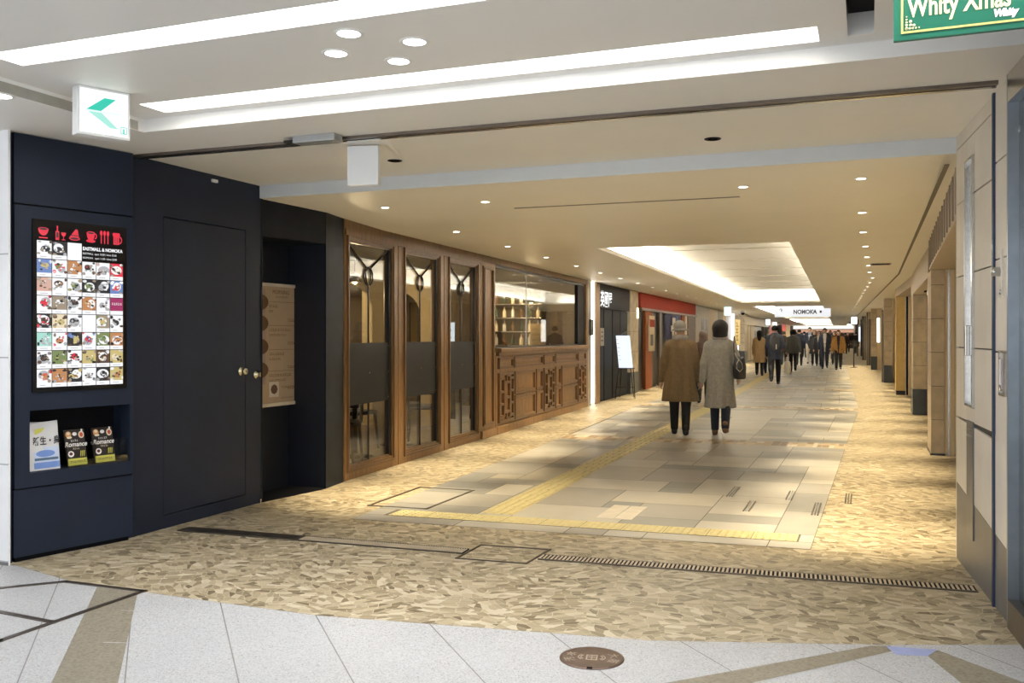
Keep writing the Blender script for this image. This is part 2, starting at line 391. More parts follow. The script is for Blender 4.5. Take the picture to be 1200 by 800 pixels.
# short slot drains in the floor
SL = [(-1.13, 8.25, 8.8), (-.91, 7.61, 8.10), (-.63, 8.27, 8.75), (-.385, 7.64, 8.21), (-.15, 8.30, 8.81)]
for k, (x, y0, y1) in enumerate(SL):
    mb = MB()
    for dx in (-.022, 0, .022): mb.box(dx-.006, dx+.006, -(y1-y0)/2, (y1-y0)/2, -.001, .003, DKSTEEL if dx else STEEL)
    o = mb.obj('floor_slot'); o.location = (x, (y0+y1)/2, .0045 if x < -.2 else .001)
    tag(o, ['slim metal floor slot farthest left among the tile patchwork', 'slim metal floor slot beside a pale square tile, nearest the dotted yellow row', 'slim metal floor slot in the tiles, farther of the middle pair', 'slim metal floor slot close inside the right edge of the tile field, nearer row', 'slim metal floor slot set alone in the tan mosaic right of the tile field'][k], 'floor slot', 'short slots in the floor')
PALE = M('tile_hatch_pale', (.60, .55, .47), .4)
mb = MB()
for k in (0, 1): mb.prism([(-.14+.145*k, -.28), (-.005+.145*k, -.28), (-.005+.145*k, .28), (-.14+.145*k, .28)], -.001, .002, PALE)
o = mb.obj('floor_access_plate'); o.location = (-1.83, 7.22, .0035); tag(o, 'pale twin access plate let into the grey tiles behind the yellow dots', 'access plate')
# ================================================================== CEILING
mb = MB()
def cslab(x0, x1, y0, y1, z, mat, h=.16): mb.box(x0, x1, y0, y1, z, z+h, mat)
T1 = (3.22, 3.43, -3.95, 2.6); T2 = (4.24, 4.46, -3.97, -.20)
for r in [(-4.22, 6, -6, T1[0]), (-4.22, T1[2], T1[0], T1[1]), (T1[3], 6, T1[0], T1[1]), (-4.22, 6, T1[1], 3.60), (-4.22, -.08, 3.60, T2[0]), (.03, 6, 3.60, 4.42), (-4.22, T2[2], T2[0], T2[1]), (T2[3], -.08, T2[0], 4.46), (-.08, 6, 4.42, 4.55), (-4.22, -.08, T2[1], 4.55)]:
    cslab(*r, ZA, CEILN)
mb.box(-.08, .03, 3.6, 4.42, ZA+.10, ZA+.16, BLACK); mb.box(-.082, -.08, 3.6, 4.3, ZA+.01, ZA+.1, BLACK)
struct('ceiling', mb)
ZB = 2.69
mb = MB(); cslab(-12, -4.22, -6, 4.55, ZB, CEILN, .22); cslab(-12, 6, 4.55, 6.53, ZB, CEILN, .22); struct('ceiling', mb)
mb = MB()
mb.add([(x, y, z) for x in (-8, 4) for y, z in ((6.53, 2.585), (8.6, ZC), (8.6, ZC+.4), (6.53, ZC+.4))], [(0, 1, 5, 4), (1, 2, 6, 5), (2, 3, 7, 6), (3, 2, 1, 0), (4, 5, 6, 7)], CEIL)
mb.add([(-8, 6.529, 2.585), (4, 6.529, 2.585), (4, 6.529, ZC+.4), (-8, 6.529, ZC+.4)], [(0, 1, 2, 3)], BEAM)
COFF = [(11.36, 32.0), (36.2, 61.0), (65.0, 88.0), (92.0, 105.0)]
def cxl(y): return -3.21-.038*(y-11.36)*(1 if y < 33 else 0)-(.82+.030*(y-33) if y >= 33 else 0)
def cxr(y): return -.86-.0272*(y-11.36)
def wl(y): return -10.0
def poly_slab(pts, z0, z1, mat): mb.prism(pts, z0, z1, mat)
edges = [8.6]+[v for c in COFF for v in c]+[YEND+2]
for i in range(0, len(edges), 2):
    a, b = edges[i], edges[i+1]; poly_slab([(wl(a), a), (4, a), (4, b), (wl(b), b)], ZC, ZC+.06, CEIL)
for a, b in COFF:
    poly_slab([(wl(a), a), (cxl(a), a), (cxl(b), b), (wl(b), b)], ZC, ZC+.06, CEIL); poly_slab([(cxr(a), a), (4, a), (4, b), (cxr(b), b)], ZC, ZC+.06, CEIL)
struct('ceiling', mb)
# vaulted coffers: cavity behind a lip, with lamps lying on the lip
PANELJ = M('coffer_joint', (.50, .47, .40), .6)
def area(name, loc, rot, sx, sy, power, col, parent=None, spread=PI):
    l = bpy.data.lights.new(name, 'AREA'); l.shape = 'RECTANGLE'; l.size = sx; l.size_y = sy; l.energy = power; l.color = col; l.spread = spread
    o = bpy.data.objects.new(name, l); COL.objects.link(o); o.location = loc; o.rotation_euler = rot
    if parent: o.parent = parent
    return o
WARM = (1.0, .83, .54); WARM2 = (1.0, .93, .79); COOL = (.96, .98, 1.0)
for ci, (a, b) in enumerate(COFF):
    mb = MB(); e = .22; H = .42
    p = [(cxl(a)-e, a-e), (cxr(a)+e, a-e), (cxr(b)+e, b+e), (cxl(b)-e, b+e)]; zt = ZC+H
    mb.add([(x, y, zt) for x, y in p], [(0, 1, 2, 3)], COVE)
    for (x0, y0), (x1, y1) in zip(p, p[1:]+p[:1]): mb.add([(x0, y0, ZC+.06), (x1, y1, ZC+.06), (x1, y1, zt), (x0, y0, zt)], [(0, 1, 2, 3)], COVE)
    n = int((b-a)/2.5)
    for k in range(1, n):
        y = a+(b-a)*k/n; mb.box(cxl(y)+.15, cxr(y)-.02, y-.012, y+.012, zt-.012, zt-.001, PANELJ)
    struct('ceiling', mb)
    L = b-a
    for sgn, fx in ((1, cxl), (-1, cxr)):
        x0, x1 = fx(a)-sgn*e*.55, fx(b)-sgn*e*.55; rz = math.atan2(-(x1-x0), L)
        o = area('cove_lamp', ((x0+x1)/2, (a+b)/2, ZC+.09), (0, PI-sgn*math.radians(52), rz), .07, L*.97, 520*L/20*(1.25 if sgn == 1 else .8)*(1 if ci == 0 else 1.5), WARM2)
        # rectangle: x = width, y along the passage
    area('cove_lamp', ((cxl(b)+cxr(b))/2, b+e*.5, ZC+.09), (PI-math.radians(35), 0, 0), 2.2, .07, 10, WARM2)
# linear troughs of the near hall
for (y0, y1, x0, x1), lab in ((T1, 'long recessed linear light trough nearest the camera, running out of frame'), (T2, 'recessed linear light trough behind the four round spotlights')):
    t = thing('linear_ceiling_light', lab, 'ceiling light', ((x0+x1)/2, (y0+y1)/2, ZA))
    L = x1-x0; w = y1-y0; mb = MB()
    mb.box(-L/2-.02, -L/2, -w/2-.02, w/2+.02, .155, .30, COVE); mb.box(L/2, L/2+.02, -w/2-.02, w/2+.02, .155, .30, COVE)
    mb.box(-L/2, L/2, -w/2-.02, -w/2, .155, .30, COVE); mb.box(-L/2, L/2, w/2, w/2+.02, .155, .30, COVE); mb.box(-L/2-.02, L/2+.02, -w/2-.02, w/2+.02, .30, .32, COVE)
    mb.box(-L/2, -L/2+.004, -w/2, w/2, .0, .155, COVE); mb.box(L/2-.004, L/2, -w/2, w/2, 0, .155, COVE); mb.box(-L/2, L/2, -w/2, -w/2+.004, 0.001, .155, COVE); mb.box(-L/2, L/2, w/2-.004, w/2, .001, .155, COVE)
    mb.obj('housing', t)
    mb = MB(); mb.box(-L/2+.03, L/2-.03, -w/2+.01, w/2-.01, .20, .215, M('trough_diffuser', (1, .99, .97), emit=3.4)); mb.obj('diffuser', t)
    area('trough_lamp', (0, 0, .19), (0, 0, 0), L*.97, w*.8, 27*L/3.7, (1, .985, .96), t)
mb = MB(); mb.box(-4.235, -4.218, -6, 4.5, 2.692, 2.748, M('groove_grey', (.34, .33, .29), .6)); o = mb.obj('trim_6'); o['kind'] = 'structure'
# shutter track across the ceiling
mb = MB(); A = (-4.82, 5.10); B = (.60, 5.20)
mb.box(0, 5.43, -.045, -.012, -.018, .01, DKSTEEL); mb.box(0, 5.43, .012, .045, -.018, .01, STEEL); mb.box(0, 5.43, -.012, .012, -.004, .01, BLACK)
o = mb.obj('shutter_track'); o.location = (-4.82, 5.13, ZB); o.rotation_euler = (0, 0, math.atan2(.06, 5.4)); o['kind'] = 'structure'
t = thing('shutter_closer', 'grey box fitting on the ceiling track next to the blank hanging sign', 'track fitting', (-3.26, 5.03, ZB))
mb = MB(); mb.bev(-.16, .15, -.05, .05, -.045, .004, M('grey_metal', (.36, .37, .37), .4, metal=.4), .008); mb.obj('body', t)
mb = MB(); mb.box(-.24, -.15, -.03, .03, -.035, -.017, IRON); mb.obj('end_clip', t)
# ---- downlights
TRIM = M('downlight_trim', (.80, .79, .76), .4, var=.02)
LENS = M('downlight_lens', (1, .93, .78), emit=9.0); LENSN = M('downlight_lens_near', (1, .98, .95), emit=7.0)
def downlight_proto(name, r, lens, power, col, size, blend=.7):
    t = bpy.data.objects.new(name, None); COL.objects.link(t); t.empty_display_size = .05
    mb = MB(); mb.lathe([(r*.80, .004), (r*.84, -.003), (r*1.0, -.004), (r*1.12, 0), (r*1.12, .004)], (0, 0, 0), TRIM, n=24); mb.obj('trim_ring', t)
    mb = MB(); mb.lathe([(0, -.0025), (r*.84, -.0025)], (0, 0, 0), lens, n=24); mb.obj('lens', t)
    l = bpy.data.lights.new('spot', 'SPOT'); l.energy = power; l.color = col; l.spot_size = size; l.spot_blend = blend; l.shadow_soft_size = r*.8
    o = bpy.data.objects.new('spot', l); COL.objects.link(o); o.parent = t; o.location = (0, 0, -.012)
    return t
def place(proto, x, y, z, label, group, first=[]):
    o = proto if proto not in first else dup(proto)
    first.append(proto); o.location = (x, y, z); tag(o, label, 'downlight', group); return o
near = downlight_proto('downlight', .062, LENSN, 28, (1, .98, .95), math.radians(110))
for (x, y), w in zip([(-2.16, 3.58), (-2.37, 3.81), (-1.94, 3.79), (-2.15, 4.03)], ['nearest the long light trough', 'at the left corner', 'at the right corner', 'nearest the second trough']):
    place(near, x, y, ZA-.001, 'round bright ceiling spotlight of the cluster of four, the one %s' % w, 'cluster of four spotlights')
def zc(y): return (2.585+(ZC-2.585)*min(1, (y-6.53)/2.07) if y < 8.6 else ZC)-.0015
dl = downlight_proto('downlight', .040, LENS, 440, WARM, math.radians(52), 1.0)
for k in range(24):
    y = 7.2+1.69*k; x = -.04 if y < 11 else -.04+.02*(k-2) if k < 8 else .10-.028*(y-20.7)
    if y > 19: x = .10-.028*(y-19)
    place(dl, x, y, zc(y), 'small round downlight, %s from the near end of the right row' % ORD[k], 'downlights along the right side')
for k in range(24):
    y = 7.28+1.70*k; x = -4.02-.045*(y-7.28) if y < 18 else -4.50-.028*(y-18)
    place(dl, x, y, zc(y), 'small round downlight, %s from the near end of the left row' % ORD[k], 'downlights along the left side')
p_ = at(1, 112, ZB); place(near, p_.x, p_.y, ZB-.0015, 'small round downlight at the far left edge over the white wall', 'downlights before the coffer')
dw = downlight_proto('downlight', .040, LENS, 200, WARM, math.radians(80), 1.0)
place(dw, -3.05, 7.28, zc(7.28), 'small round downlight alone before the coffer, at the left end of the dark ceiling slot', 'downlights before the coffer')
place(dw, -.89, 7.26, zc(7.26), 'small round downlight alone before the coffer, beside the right end of the dark ceiling slot', 'downlights before the coffer')
# dark ring fittings, ceiling slot and vent
for x, y, lab in ((-3.2, 5.94, 'dark unlit ceiling ring beside the blank hanging sign'), (-.93, 6.02, 'dark unlit ceiling ring right of centre, in front of the grey step')):
    t = thing('ceiling_speaker', lab, 'ceiling fitting', (x, y, ZB))
    mb = MB(); mb.lathe([(.032, .002), (.034, -.004), (.052, -.004), (.055, .002)], (0, 0, 0), BLACK, n=20); mb.obj('ring', t)
    mb = MB(); mb.lathe([(0, -.002), (.032, -.002)], (0, 0, 0), STEEL, n=16); mb.obj('core', t)
mb = MB(); mb.box(-.98, .98, -.011, .011, -.003, .004, M('slot_grey', (.20, .19, .18), .6)); o = mb.obj('ceiling_slot'); o.location = (-1.95, 7.68, zc(7.68)); o.rotation_euler = (-.0265, 0, .012); tag(o, 'long dark slot in the ceiling before the lit coffer', 'ceiling slot')
t = thing('air_vent', 'small rectangular grille in the ceiling among the right downlights', 'vent', (.2, 15.4, ZC)); mb = MB(); mb.box(-.15, .15, -.15, .15, -.006, .002, M('vent_grey', (.30, .27, .23), .5)); mb.obj('frame', t)
mb = MB()
for k in range(7): mb.box(-.13, .13, -.125+.038*k, -.105+.038*k, -.010, -.006, BLACK)
mb.obj('louvers', t)
# right ceiling edge groove
mb = MB(); mb.prism([(.47, 6.6), (.50, 6.6), (.55, 18), (-1.9, 105), (-1.93, 105), (.52, 18)], ZC-.004, ZC+.002, M('edge_groove', (.14, .12, .09), .6)); o = mb.obj('trim_1'); o['kind'] = 'structure'
# ================================================================== LEFT SIDE
mb = MB(); mb.box(-9, -4.945, 4.19, 4.205, 0, 2.75, WALLW)
for z in (.02, .62, 1.28, 1.92): mb.box(-9, -4.945, 4.187, 4.19, z, z+.008, M('white_joint', (.4, .4, .42)))
mb.box(-9, -4.945, 4.186, 4.19, 0, .02, STONEB); struct('wall_left', mb)
# ---- navy directory pillar
TH = ang(*PIL)
def fr(P, Q): return (P[0], P[1], 0), ang(P, Q), math.hypot(Q[0]-P[0], Q[1]-P[1])
loc, rz, LP = fr(*PIL)
sc = 1/math.sin(TH) if abs(math.sin(TH)) > .2 else 1
def sp(y): return (y-PIL[0][1])/math.sin(TH)
t = thing('directory_pillar', 'tall navy pillar holding a lit menu screen and a leaflet niche, at the far left', 'directory', loc, rz)
mb = MB(); D = .26
mb.box(0, LP, .012, D, .03, .452, NAVY); mb.box(.015, LP-.02, .03, D, 0, .03, BLACK)
mb.box(0, LP, 0, D, .462, .55, NAVY); mb.box(0, LP, 0, D, .945, 2.238, NAVY); mb.box(0, sp(4.335), 0, D, .55, .945, NAVY); mb.box(sp(5.003), LP, 0, D, .55, .945, NAVY)
mb.box(0, LP, .02, D, .452, .462, BLACK); mb.box(0, LP, .02, D, 2.238, 2.25, BLACK); mb.box(0, LP, .006, D, 2.25, 2.685, NAVY)
mb.box(-.022, -.003, .03, D, 0, 2.685, NAVY); mb.obj('body', t)
mb = MB(); a, b = sp(4.335), sp(5.003)
mb.box(a, b, .20, .21, .55, .945, BLACK); mb.box(a, b, .02, .20, .545, .552, NAVY); mb.obj('leaflet_niche', t)
ACR = glass_mat(); ACR.name = 'acrylic'
# the screen: black bezel, picture grid, icons
x0, x1 = sp(4.346), sp(4.972); z0, z1 = 1.06, 2.16
mb = MB(); mb.box(x0, x1, -.012, .0, z0, z1, M('screen_glass', (.004, .004, .005), .12, var=.0)); scr = mb.obj('screen', t); scr['label'] = 'lit digital menu screen with red icons and food photos'
def EM(n, c, s=1.0): return M('lit_'+n, c, emit=s*.66)
E_W = EM('white', (.92, .93, .95), 1.05); E_R = EM('red', (.80, .02, .055), 1.0)
EC = {'k': EM('black', (.012, .012, .014)), 'w': E_W, 'g': EM('grey', (.45, .46, .48)), 'b': EM('brown', (.10, .05, .03)), 'o': EM('orange', (.55, .24, .09)), 'y': EM('yellow', (.62, .50, .20)), 'n': EM('green', (.20, .26, .09)), 'r': E_R, 'c': EM('cream', (.85, .72, .5)), 'l': EM('blue', (.15, .25, .55)), 'p': EM('plum', (.36, .02, .12)), 'm': EM('mint', (.4, .75, .65)), 's': EM('salmon', (.70, .42, .34)), 'd': EM('stone', (.35, .28, .2))}
cx = [sp(y) for y in (4.370, 4.466, 4.564, 4.661, 4.757, 4.852, 4.946)]
cz = [2.028, 1.910, 1.793, 1.676, 1.559, 1.441, 1.324, 1.207, 1.088]
mb = MB(); yf = -.0125
def rect(a, b, c, d, mat, k): y = yf-.0003*k; mb.add([(a, y, c), (b, y, c), (b, y, d), (a, y, d)], [(0, 1, 2, 3)], mat)
def ell(x, z, rx, rz_, mat, k, n=14, clip=None):
    y = yf-.0003*k; pts = []
    for i in range(n):
        q = 2*PI*i/n; px, pz = x+rx*math.cos(q), z+rz_*math.sin(q)
        if clip: px = min(max(px, clip[0]), clip[1]); pz = min(max(pz, clip[2]), clip[3])
        pts.append((px, y, pz))
    mb.poly(pts, mat)
GRID = ['wkw', 'lwowwr', 'swwkkl', 'wdwowp', 'kcwwdw', 'mwkwno', 'wnwyby', 'wokwky']
BLOB = ['kg kw ww', 'yl nr ok kr gs wk', 'sc bo ny nk gk rw', 'rg dw kk oy gg ww', 'br yb kg ww yn kg', 'mg or yl rl nm os', 'kb ny rk yn bc cy', 'or os yo gw kg or']
for r in range(8):
    for c in range(3 if r == 0 else 6):
        a, b, d, u = cx[c]+.002, cx[c+1]-.002, cz[r+1]+.002, cz[r]-.002
        rect(a, b, d, u, E_W, 1); clip = (a, b, d+.026, u)
        bgk = GRID[r][c]; rect(a, b, d+.026, u, EC[bgk], 2)
        bl = BLOB[r].split(' ')[c]; mx_, mz_ = (a+b)/2, (d+.026+u)/2; hw, hh = (b-a)/2, (u-d-.026)/2
        if bgk == 'p':
            marks(mb, a+.012, b-.010, mz_-.004, .016, yf-.0009, E_W); continue
        if bl == 'ww': continue
        if rng.rand() < .6: ell(mx_+rng.uniform(-.3, .3)*hw, mz_-rng.uniform(-.2, .25)*hh, hw*rng.uniform(.55, .9), hh*.68, EC['w' if bgk in 'kbolrdnps' else 'g'] if bl[0] != 's' else EC['r'], 3, clip=clip)
        ell(mx_+rng.uniform(-.25, .25)*hw, mz_-rng.uniform(-.2, .2)*hh, hw*rng.uniform(.4, .66), hh*rng.uniform(.32, .52), EC[bl[0] if bl[0] != 'w' else 'c'], 4, clip=clip)
        for q in range(13):
            ell(mx_+rng.uniform(-.55, .55)*hw, mz_+rng.uniform(-.55, .45)*hh, hw*rng.uniform(.07, .24), hh*rng.uniform(.07, .2), EC[(bl+'wkdgbk'+bl)[rng.randint(10)]], 5+q*.15, n=9, clip=clip)
        for q in range(6):
            ell(mx_+rng.choice([-1, 1])*rng.uniform(.6, .95)*hw, mz_+rng.choice([-1, 1])*rng.uniform(.6, .95)*hh, hw*rng.uniform(.15, .35), hh*rng.uniform(.15, .3), EC[('kwgdb'+bl)[rng.randint(7)]], 7, n=9, clip=clip)
        for q in range(1): rect(a+.02, a+.02+rng.uniform(.03, .055), d+.010, d+.014, EC['g'], 3)
mb.obj('menu_grid', scr)
mb = MB(); X = cx[3]+.004
mb.text('EASTMALL & NOMOKA', .0305, X, yf-.001, 1.985, E_W, sx=.90, bold=.0012)
mb.text('EASTMALL  open 10:00 / close 22:00', .0185, X, yf-.001, 1.957, E_W, sx=.86); mb.text('NOMOKA   open 11:00 / close 23:00', .0185, X, yf-.001, 1.929, E_W, sx=.86)
mb.obj('lettering', scr)
mb = MB()
def icon(cxn, base):
    pass
iz = 2.082; ic = [sp(y) for y in (4.412, 4.515, 4.612, 4.720, 4.815, 4.900)]
def halfell(x, z, rx, rzz, mat, k, lower=True, n=14):
    mb.poly([(x+rx*math.cos(q), yf-.0003*k, z+rzz*math.sin(q)) for q in (np.linspace(PI, 2*PI, n) if lower else np.linspace(0, PI, n))], mat)
K_ = EC['k']
halfell(ic[0], iz+.018, .033, .042, E_R, 1); ell(ic[0], iz+.018, .033, .011, E_R, 2); ell(ic[0], iz+.018, .027, .007, K_, 3); rect(ic[0]-.028, ic[0]+.028, iz-.042, iz-.034, E_R, 1)
x = ic[1]-.015; rect(x-.012, x+.012, iz-.045, iz+.012, E_R, 1); rect(x-.007, x+.007, iz-.03, iz+.004, K_, 2); rect(x-.0045, x+.0045, iz+.01, iz+.046, E_R, 1)
x = ic[1]+.026; halfell(x, iz+.006, .016, .026, E_R, 1); rect(x-.002, x+.002, iz-.04, iz-.018, E_R, 1); rect(x-.012, x+.012, iz-.044, iz-.039, E_R, 1)
x = ic[2]; mb.poly([(x-.034, yf-.0003, iz-.018), (x+.030, yf-.0003, iz-.018), (x+.022, yf-.0003, iz+.03), (x+.008, yf-.0003, iz+.036)], E_R); ell(x, iz-.026, .038, .014, E_R, 1); rect(x-.026, x+.026, iz-.010, iz-.004, K_, 2); ell(x, iz-.027, .03, .007, K_, 2)
x = ic[3]; halfell(x, iz+.020, .029, .055, E_R, 1); ell(x, iz+.02, .029, .011, E_R, 2); ell(x, iz+.019, .022, .006, K_, 3); ell(x, iz-.033, .033, .011, E_R, 1); mb.tube([(x+.028+.012*math.sin(q), yf-.001, iz+.0-.016*math.cos(q)) for q in np.linspace(0, PI, 7)], .004, E_R, 4)
x = ic[4]
for k in (-.024, 0, .024):
    rect(x+k-.0035, x+k+.0035, iz-.045, iz+.02, E_R, 1); ell(x+k, iz+.026, .0095, .018, E_R, 1)
x = ic[5]; rect(x-.024, x+.018, iz-.044, iz+.018, E_R, 1); rect(x-.014, x-.010, iz-.036, iz+.004, K_, 2); rect(x+.002, x+.006, iz-.036, iz+.004, K_, 2)
for dx in (-.018, -.003, .012): ell(x+dx, iz+.024, .013, .013, E_R, 1)
mb.tube([(x+.018+.018*math.sin(q), yf-.001, iz-.012-.022*math.cos(q)) for q in np.linspace(0, PI, 8)], .004, E_R, 4)
mb.obj('icon_row', scr)
# leaflets in the niche (own things); coordinates in the pillar's frame
def pil_pt(s, d, z): return Matrix.Rotation(rz, 4, 'Z') @ Vector((s, d, 0)) + Vector((loc[0], loc[1], z))
PAP = M('newsprint', (.62, .62, .63), .6, var=.05); PAPB = M('newsprint_blue', (.16, .27, .60), .5); PAPP = M('newsprint_pale_blue', (.50, .58, .74), .5); INK = M('ink_black', (.015, .015, .018), .6); LIME = M('lime_paper', (.58, .56, .10), .5)
s0, s1 = sp(4.345), sp(4.553)
t = thing('newspaper_stack', 'folded white newspaper with bold black headline standing in the pillar niche', 'newspaper', pil_pt((s0+s1)/2, .055, .553), rz); W = (s1-s0)/2
mb = MB()
for k in range(4):
    y = .012*k; mb.add([(-W+.004*k, y-.004, 0), (W-.002*k, y-.004, 0), (W-.002*k, y+.03+.006, .312-.004*k), (-W+.02+.003*k, y+.03+.006, .300+.003*k), (-W+.004*k, y+.026, .27)] + [(-W+.004*k, y+.006, 0), (W-.002*k, y+.006, 0), (W-.002*k, y+.046, .312-.004*k), (-W+.02+.003*k, y+.046, .300+.003*k), (-W+.004*k, y+.036, .27)], [(0, 1, 2, 3, 4), (9, 8, 7, 6, 5), (0, 5, 6, 1), (1, 6, 7, 2), (2, 7, 8, 3), (3, 8, 9, 4), (4, 9, 5, 0)], PAP)
mb.obj('sheets', t)
mb = MB()
def fy(z): return -.004+.040*z/.312-.002
def np_quad(a, b, c, d, mat, k=0): mb.add([(a, fy(c)-.0006*k, c), (b, fy(c)-.0006*k, c), (b, fy(d)-.0006*k, d), (a, fy(d)-.0006*k, d)], [(0, 1, 2, 3)], mat)
np_quad(-W+.045, W-.002, .012, .145, PAPP); np_quad(-W+.045, W-.002, .012, .05, PAPB, 1)
mb.poly([(.015+.062*math.cos(q), fy(.1+.022*math.sin(q))-.0012, .105+.022*math.sin(q)) for q in np.linspace(0, 2*PI, 20)[:-1]], PAPB)
np_quad(-W+.05, W-.01, .062, .078, M('newsprint_ink', (.08, .14, .22), .5), 2)
mb.poly([(-.045, fy(.23)-.001, .228), (-.047, fy(.262)-.001, .262), (.02, fy(.275)-.001, .272), (.0, fy(.245)-.001, .245)], LIME)
mb.text('新生・泉', .058, -W+.048, 0, .168, INK, tf=lambda x, y, z: (-W+.044+x*.78, fy(.165+y)-.0016, .165+y), bold=.0012)
mb.obj('front_page_print', t)
def flyer(y0, y1, label):
    a, b = sp(y0), sp(y1); W = (b-a)/2
    t = thing('flyer', label, 'flyer', pil_pt((a+b)/2, .05, .556), rz, 'dark food flyers in the niche')
    mb = MB(); H = .235
    mb.add([(-W, 0, 0), (W, 0, 0), (W, .05, H), (-W, .05, H), (-W, .012, 0), (W, .012, 0), (W, .062, H), (-W, .062, H)], [(0, 1, 2, 3), (7, 6, 5, 4), (0, 4, 5, 1), (1, 5, 6, 2), (2, 6, 7, 3), (3, 7, 4, 0)], M('flyer_black', (.02, .014, .012), .4)); mb.obj('card_stack', t)
    mb = MB()
    def g(x, z, k=1): return (x, .05*z/H-.0008*k, z)
    mb.poly([g(-W+.004, .004), g(W-.002, .004), g(W-.002, .048), g(-W+.004, .048)], LIME)
    def e(x, z, rx, rz_, mat, k=1): mb.poly([g(x+rx*math.cos(q), z+rz_*math.sin(q), k) for q in np.linspace(0, 2*PI, 13)[:-1]], mat)
    O = M('flyer_orange', (.62, .28, .07), .5); C = M('flyer_cream', (.72, .62, .48), .5); RD = M('flyer_red', (.5, .08, .03), .5); WH = M('flyer_white', (.8, .78, .76), .5)
    e(-W*.62, .205, .020, .022, O); e(-W*.62, .212, .012, .01, C, 2); e(-W*.55, .186, .018, .008, C, 2); e(W*.66, .20, .02, .024, C); e(W*.66, .20, .012, .015, RD, 2); e(0, .207, .016, .012, WH); e(W*.74, .228, .006, .010, WH)
    e(-W*.56, .078, .022, .020, WH); e(-W*.56, .080, .012, .011, M('flyer_berry', (.12, .03, .05), .5), 2)
    for k in range(3): mb.poly([g(W*.35+.012*k, .058), g(W*.35+.012*k+.004, .058), g(W*.25+.012*k+.004+.014, .095), g(W*.25+.012*k+.012, .095)], LIME)
    def tx(txt, size, z, sx=1, shear=0, mat=WH, k=2):
        mb.text(txt, size, 0, 0, 0, mat, 'CENTER', tf=lambda x, y, q: g(x*sx, z+y, k), shear=shear, bold=.0008)
    tx('Romance', .044, .126, .92, .3); marks(mb, -W*.45, W*.4, .158, .014, 0, WH, tf=lambda x, z: g(x, z, 2)); marks(mb, -W*.3, W*.4, .106, .012, 0, C, tf=lambda x, z: g(x, z, 2)); marks(mb, -W*.7, W*.8, .020, .014, 0, INK, tf=lambda x, z: g(x, z, 2))
    mb.obj('print', t)
flyer(4.602, 4.735, 'dark flyer with lime strip, standing next to the white newspaper')
flyer(4.787, 4.930, 'dark flyer with lime strip, at the right end of the niche')
for y0, y1, lab in ((4.585, 4.763, 'clear acrylic leaflet holder around the flyer next to the newspaper'), (4.772, 5.0, 'clear acrylic leaflet holder around the flyer at the niche end')):
    a, b = sp(y0), sp(y1)-.004; o_ = pil_pt(a, .012, .553)
    mb = MB(); w = b-a; mb.box(0, w, 0, .003, 0, .045, ACR); mb.box(w-.003, w, .003, .10, 0, .155, ACR); mb.box(0, .003, .003, .10, 0, .155, ACR); mb.box(0, w, .1, .103, 0, .15, ACR)
    o = mb.obj('leaflet_holder'); o.location = o_; o.rotation_euler = (0, 0, rz); tag(o, lab, 'holder', 'acrylic leaflet holders')
# ---- navy wall with flush door
loc, rz, LN = fr(*NV); ns = lambda y: (y-NV[0][1])
mb = MB(); a, b = ns(5.405), ns(6.34)
mb.box(-.05, LN, 0, .30, 2.295, ZB, NAVY); mb.box(-.05, a-.006, 0, .30, .0, 2.295, NAVY); mb.box(b+.006, LN, 0, .30, 0, 2.295, NAVY); mb.box(a-.006, b+.006, .05, .30, .0, 2.295, BLACK); mb.box(a-.006, b+.006, 0, .30, 0, .095, NAVY)
mb.box(LN-.012, LN, -.006, .03, 0, ZB-.01, NAVY2); mb.box(LN-.03, LN, -.005, 0, 0, .03, STEEL)
struct('wall_left', mb, loc, rz)
t = thing('flush_door', 'flush navy service door in the navy wall beside the pillar', 'door', loc, rz)
mb = MB(); mb.bev(a, b, .002, .045, .102, 2.288, NAVY, .002); mb.obj('leaf', t)
def knob(s, z, par, nm):
    mb = MB(); mb.lathe([(.036, 0), (.036, -.006), (.014, -.010), (.012, -.028), (.026, -.034), (.030, -.046), (.022, -.056), (0, -.058)], (s, .001, z), BRASS, n=20, axis='y'); mb.box(s-.004, s+.004, -.0585, -.057, z-.014, z+.014, DKSTEEL)
    return mb.obj(nm, par)
k = knob(ns(6.285), 1.125, t, 'door_knob'); k['label'] = 'round brass door knob'
t2 = thing('lock_turn', 'small round brass lock knob at the edge of the navy wall', 'lock', (Matrix.Rotation(rz, 4, 'Z') @ Vector((ns(6.48), 0, 0)) + Vector((loc[0], loc[1], 1.09))), rz)
mb = MB(); mb.lathe([(.034, 0), (.034, -.008), (.020, -.012), (.018, -.026), (0, -.028)], (0, .001, 0), BRASS, n=20, axis='y'); mb.obj('rose', t2)
mb = MB(); mb.bev(-.006, .006, -.045, -.026, -.018, .018, BRASS, .002); mb.obj('thumb_turn', t2)
mb = MB(); mb.bev(-.03, .03, -.02, 0, -.012, .012, WHITEPL, .003); o = mb.obj('door_sensor'); o.location = Matrix.Rotation(rz, 4, 'Z') @ Vector((ns(5.95), 0, 0)) + Vector((loc[0], loc[1], 2.64)); o.rotation_euler = (0, 0, rz); tag(o, 'tiny white sensor high on the navy wall near the ceiling', 'sensor')
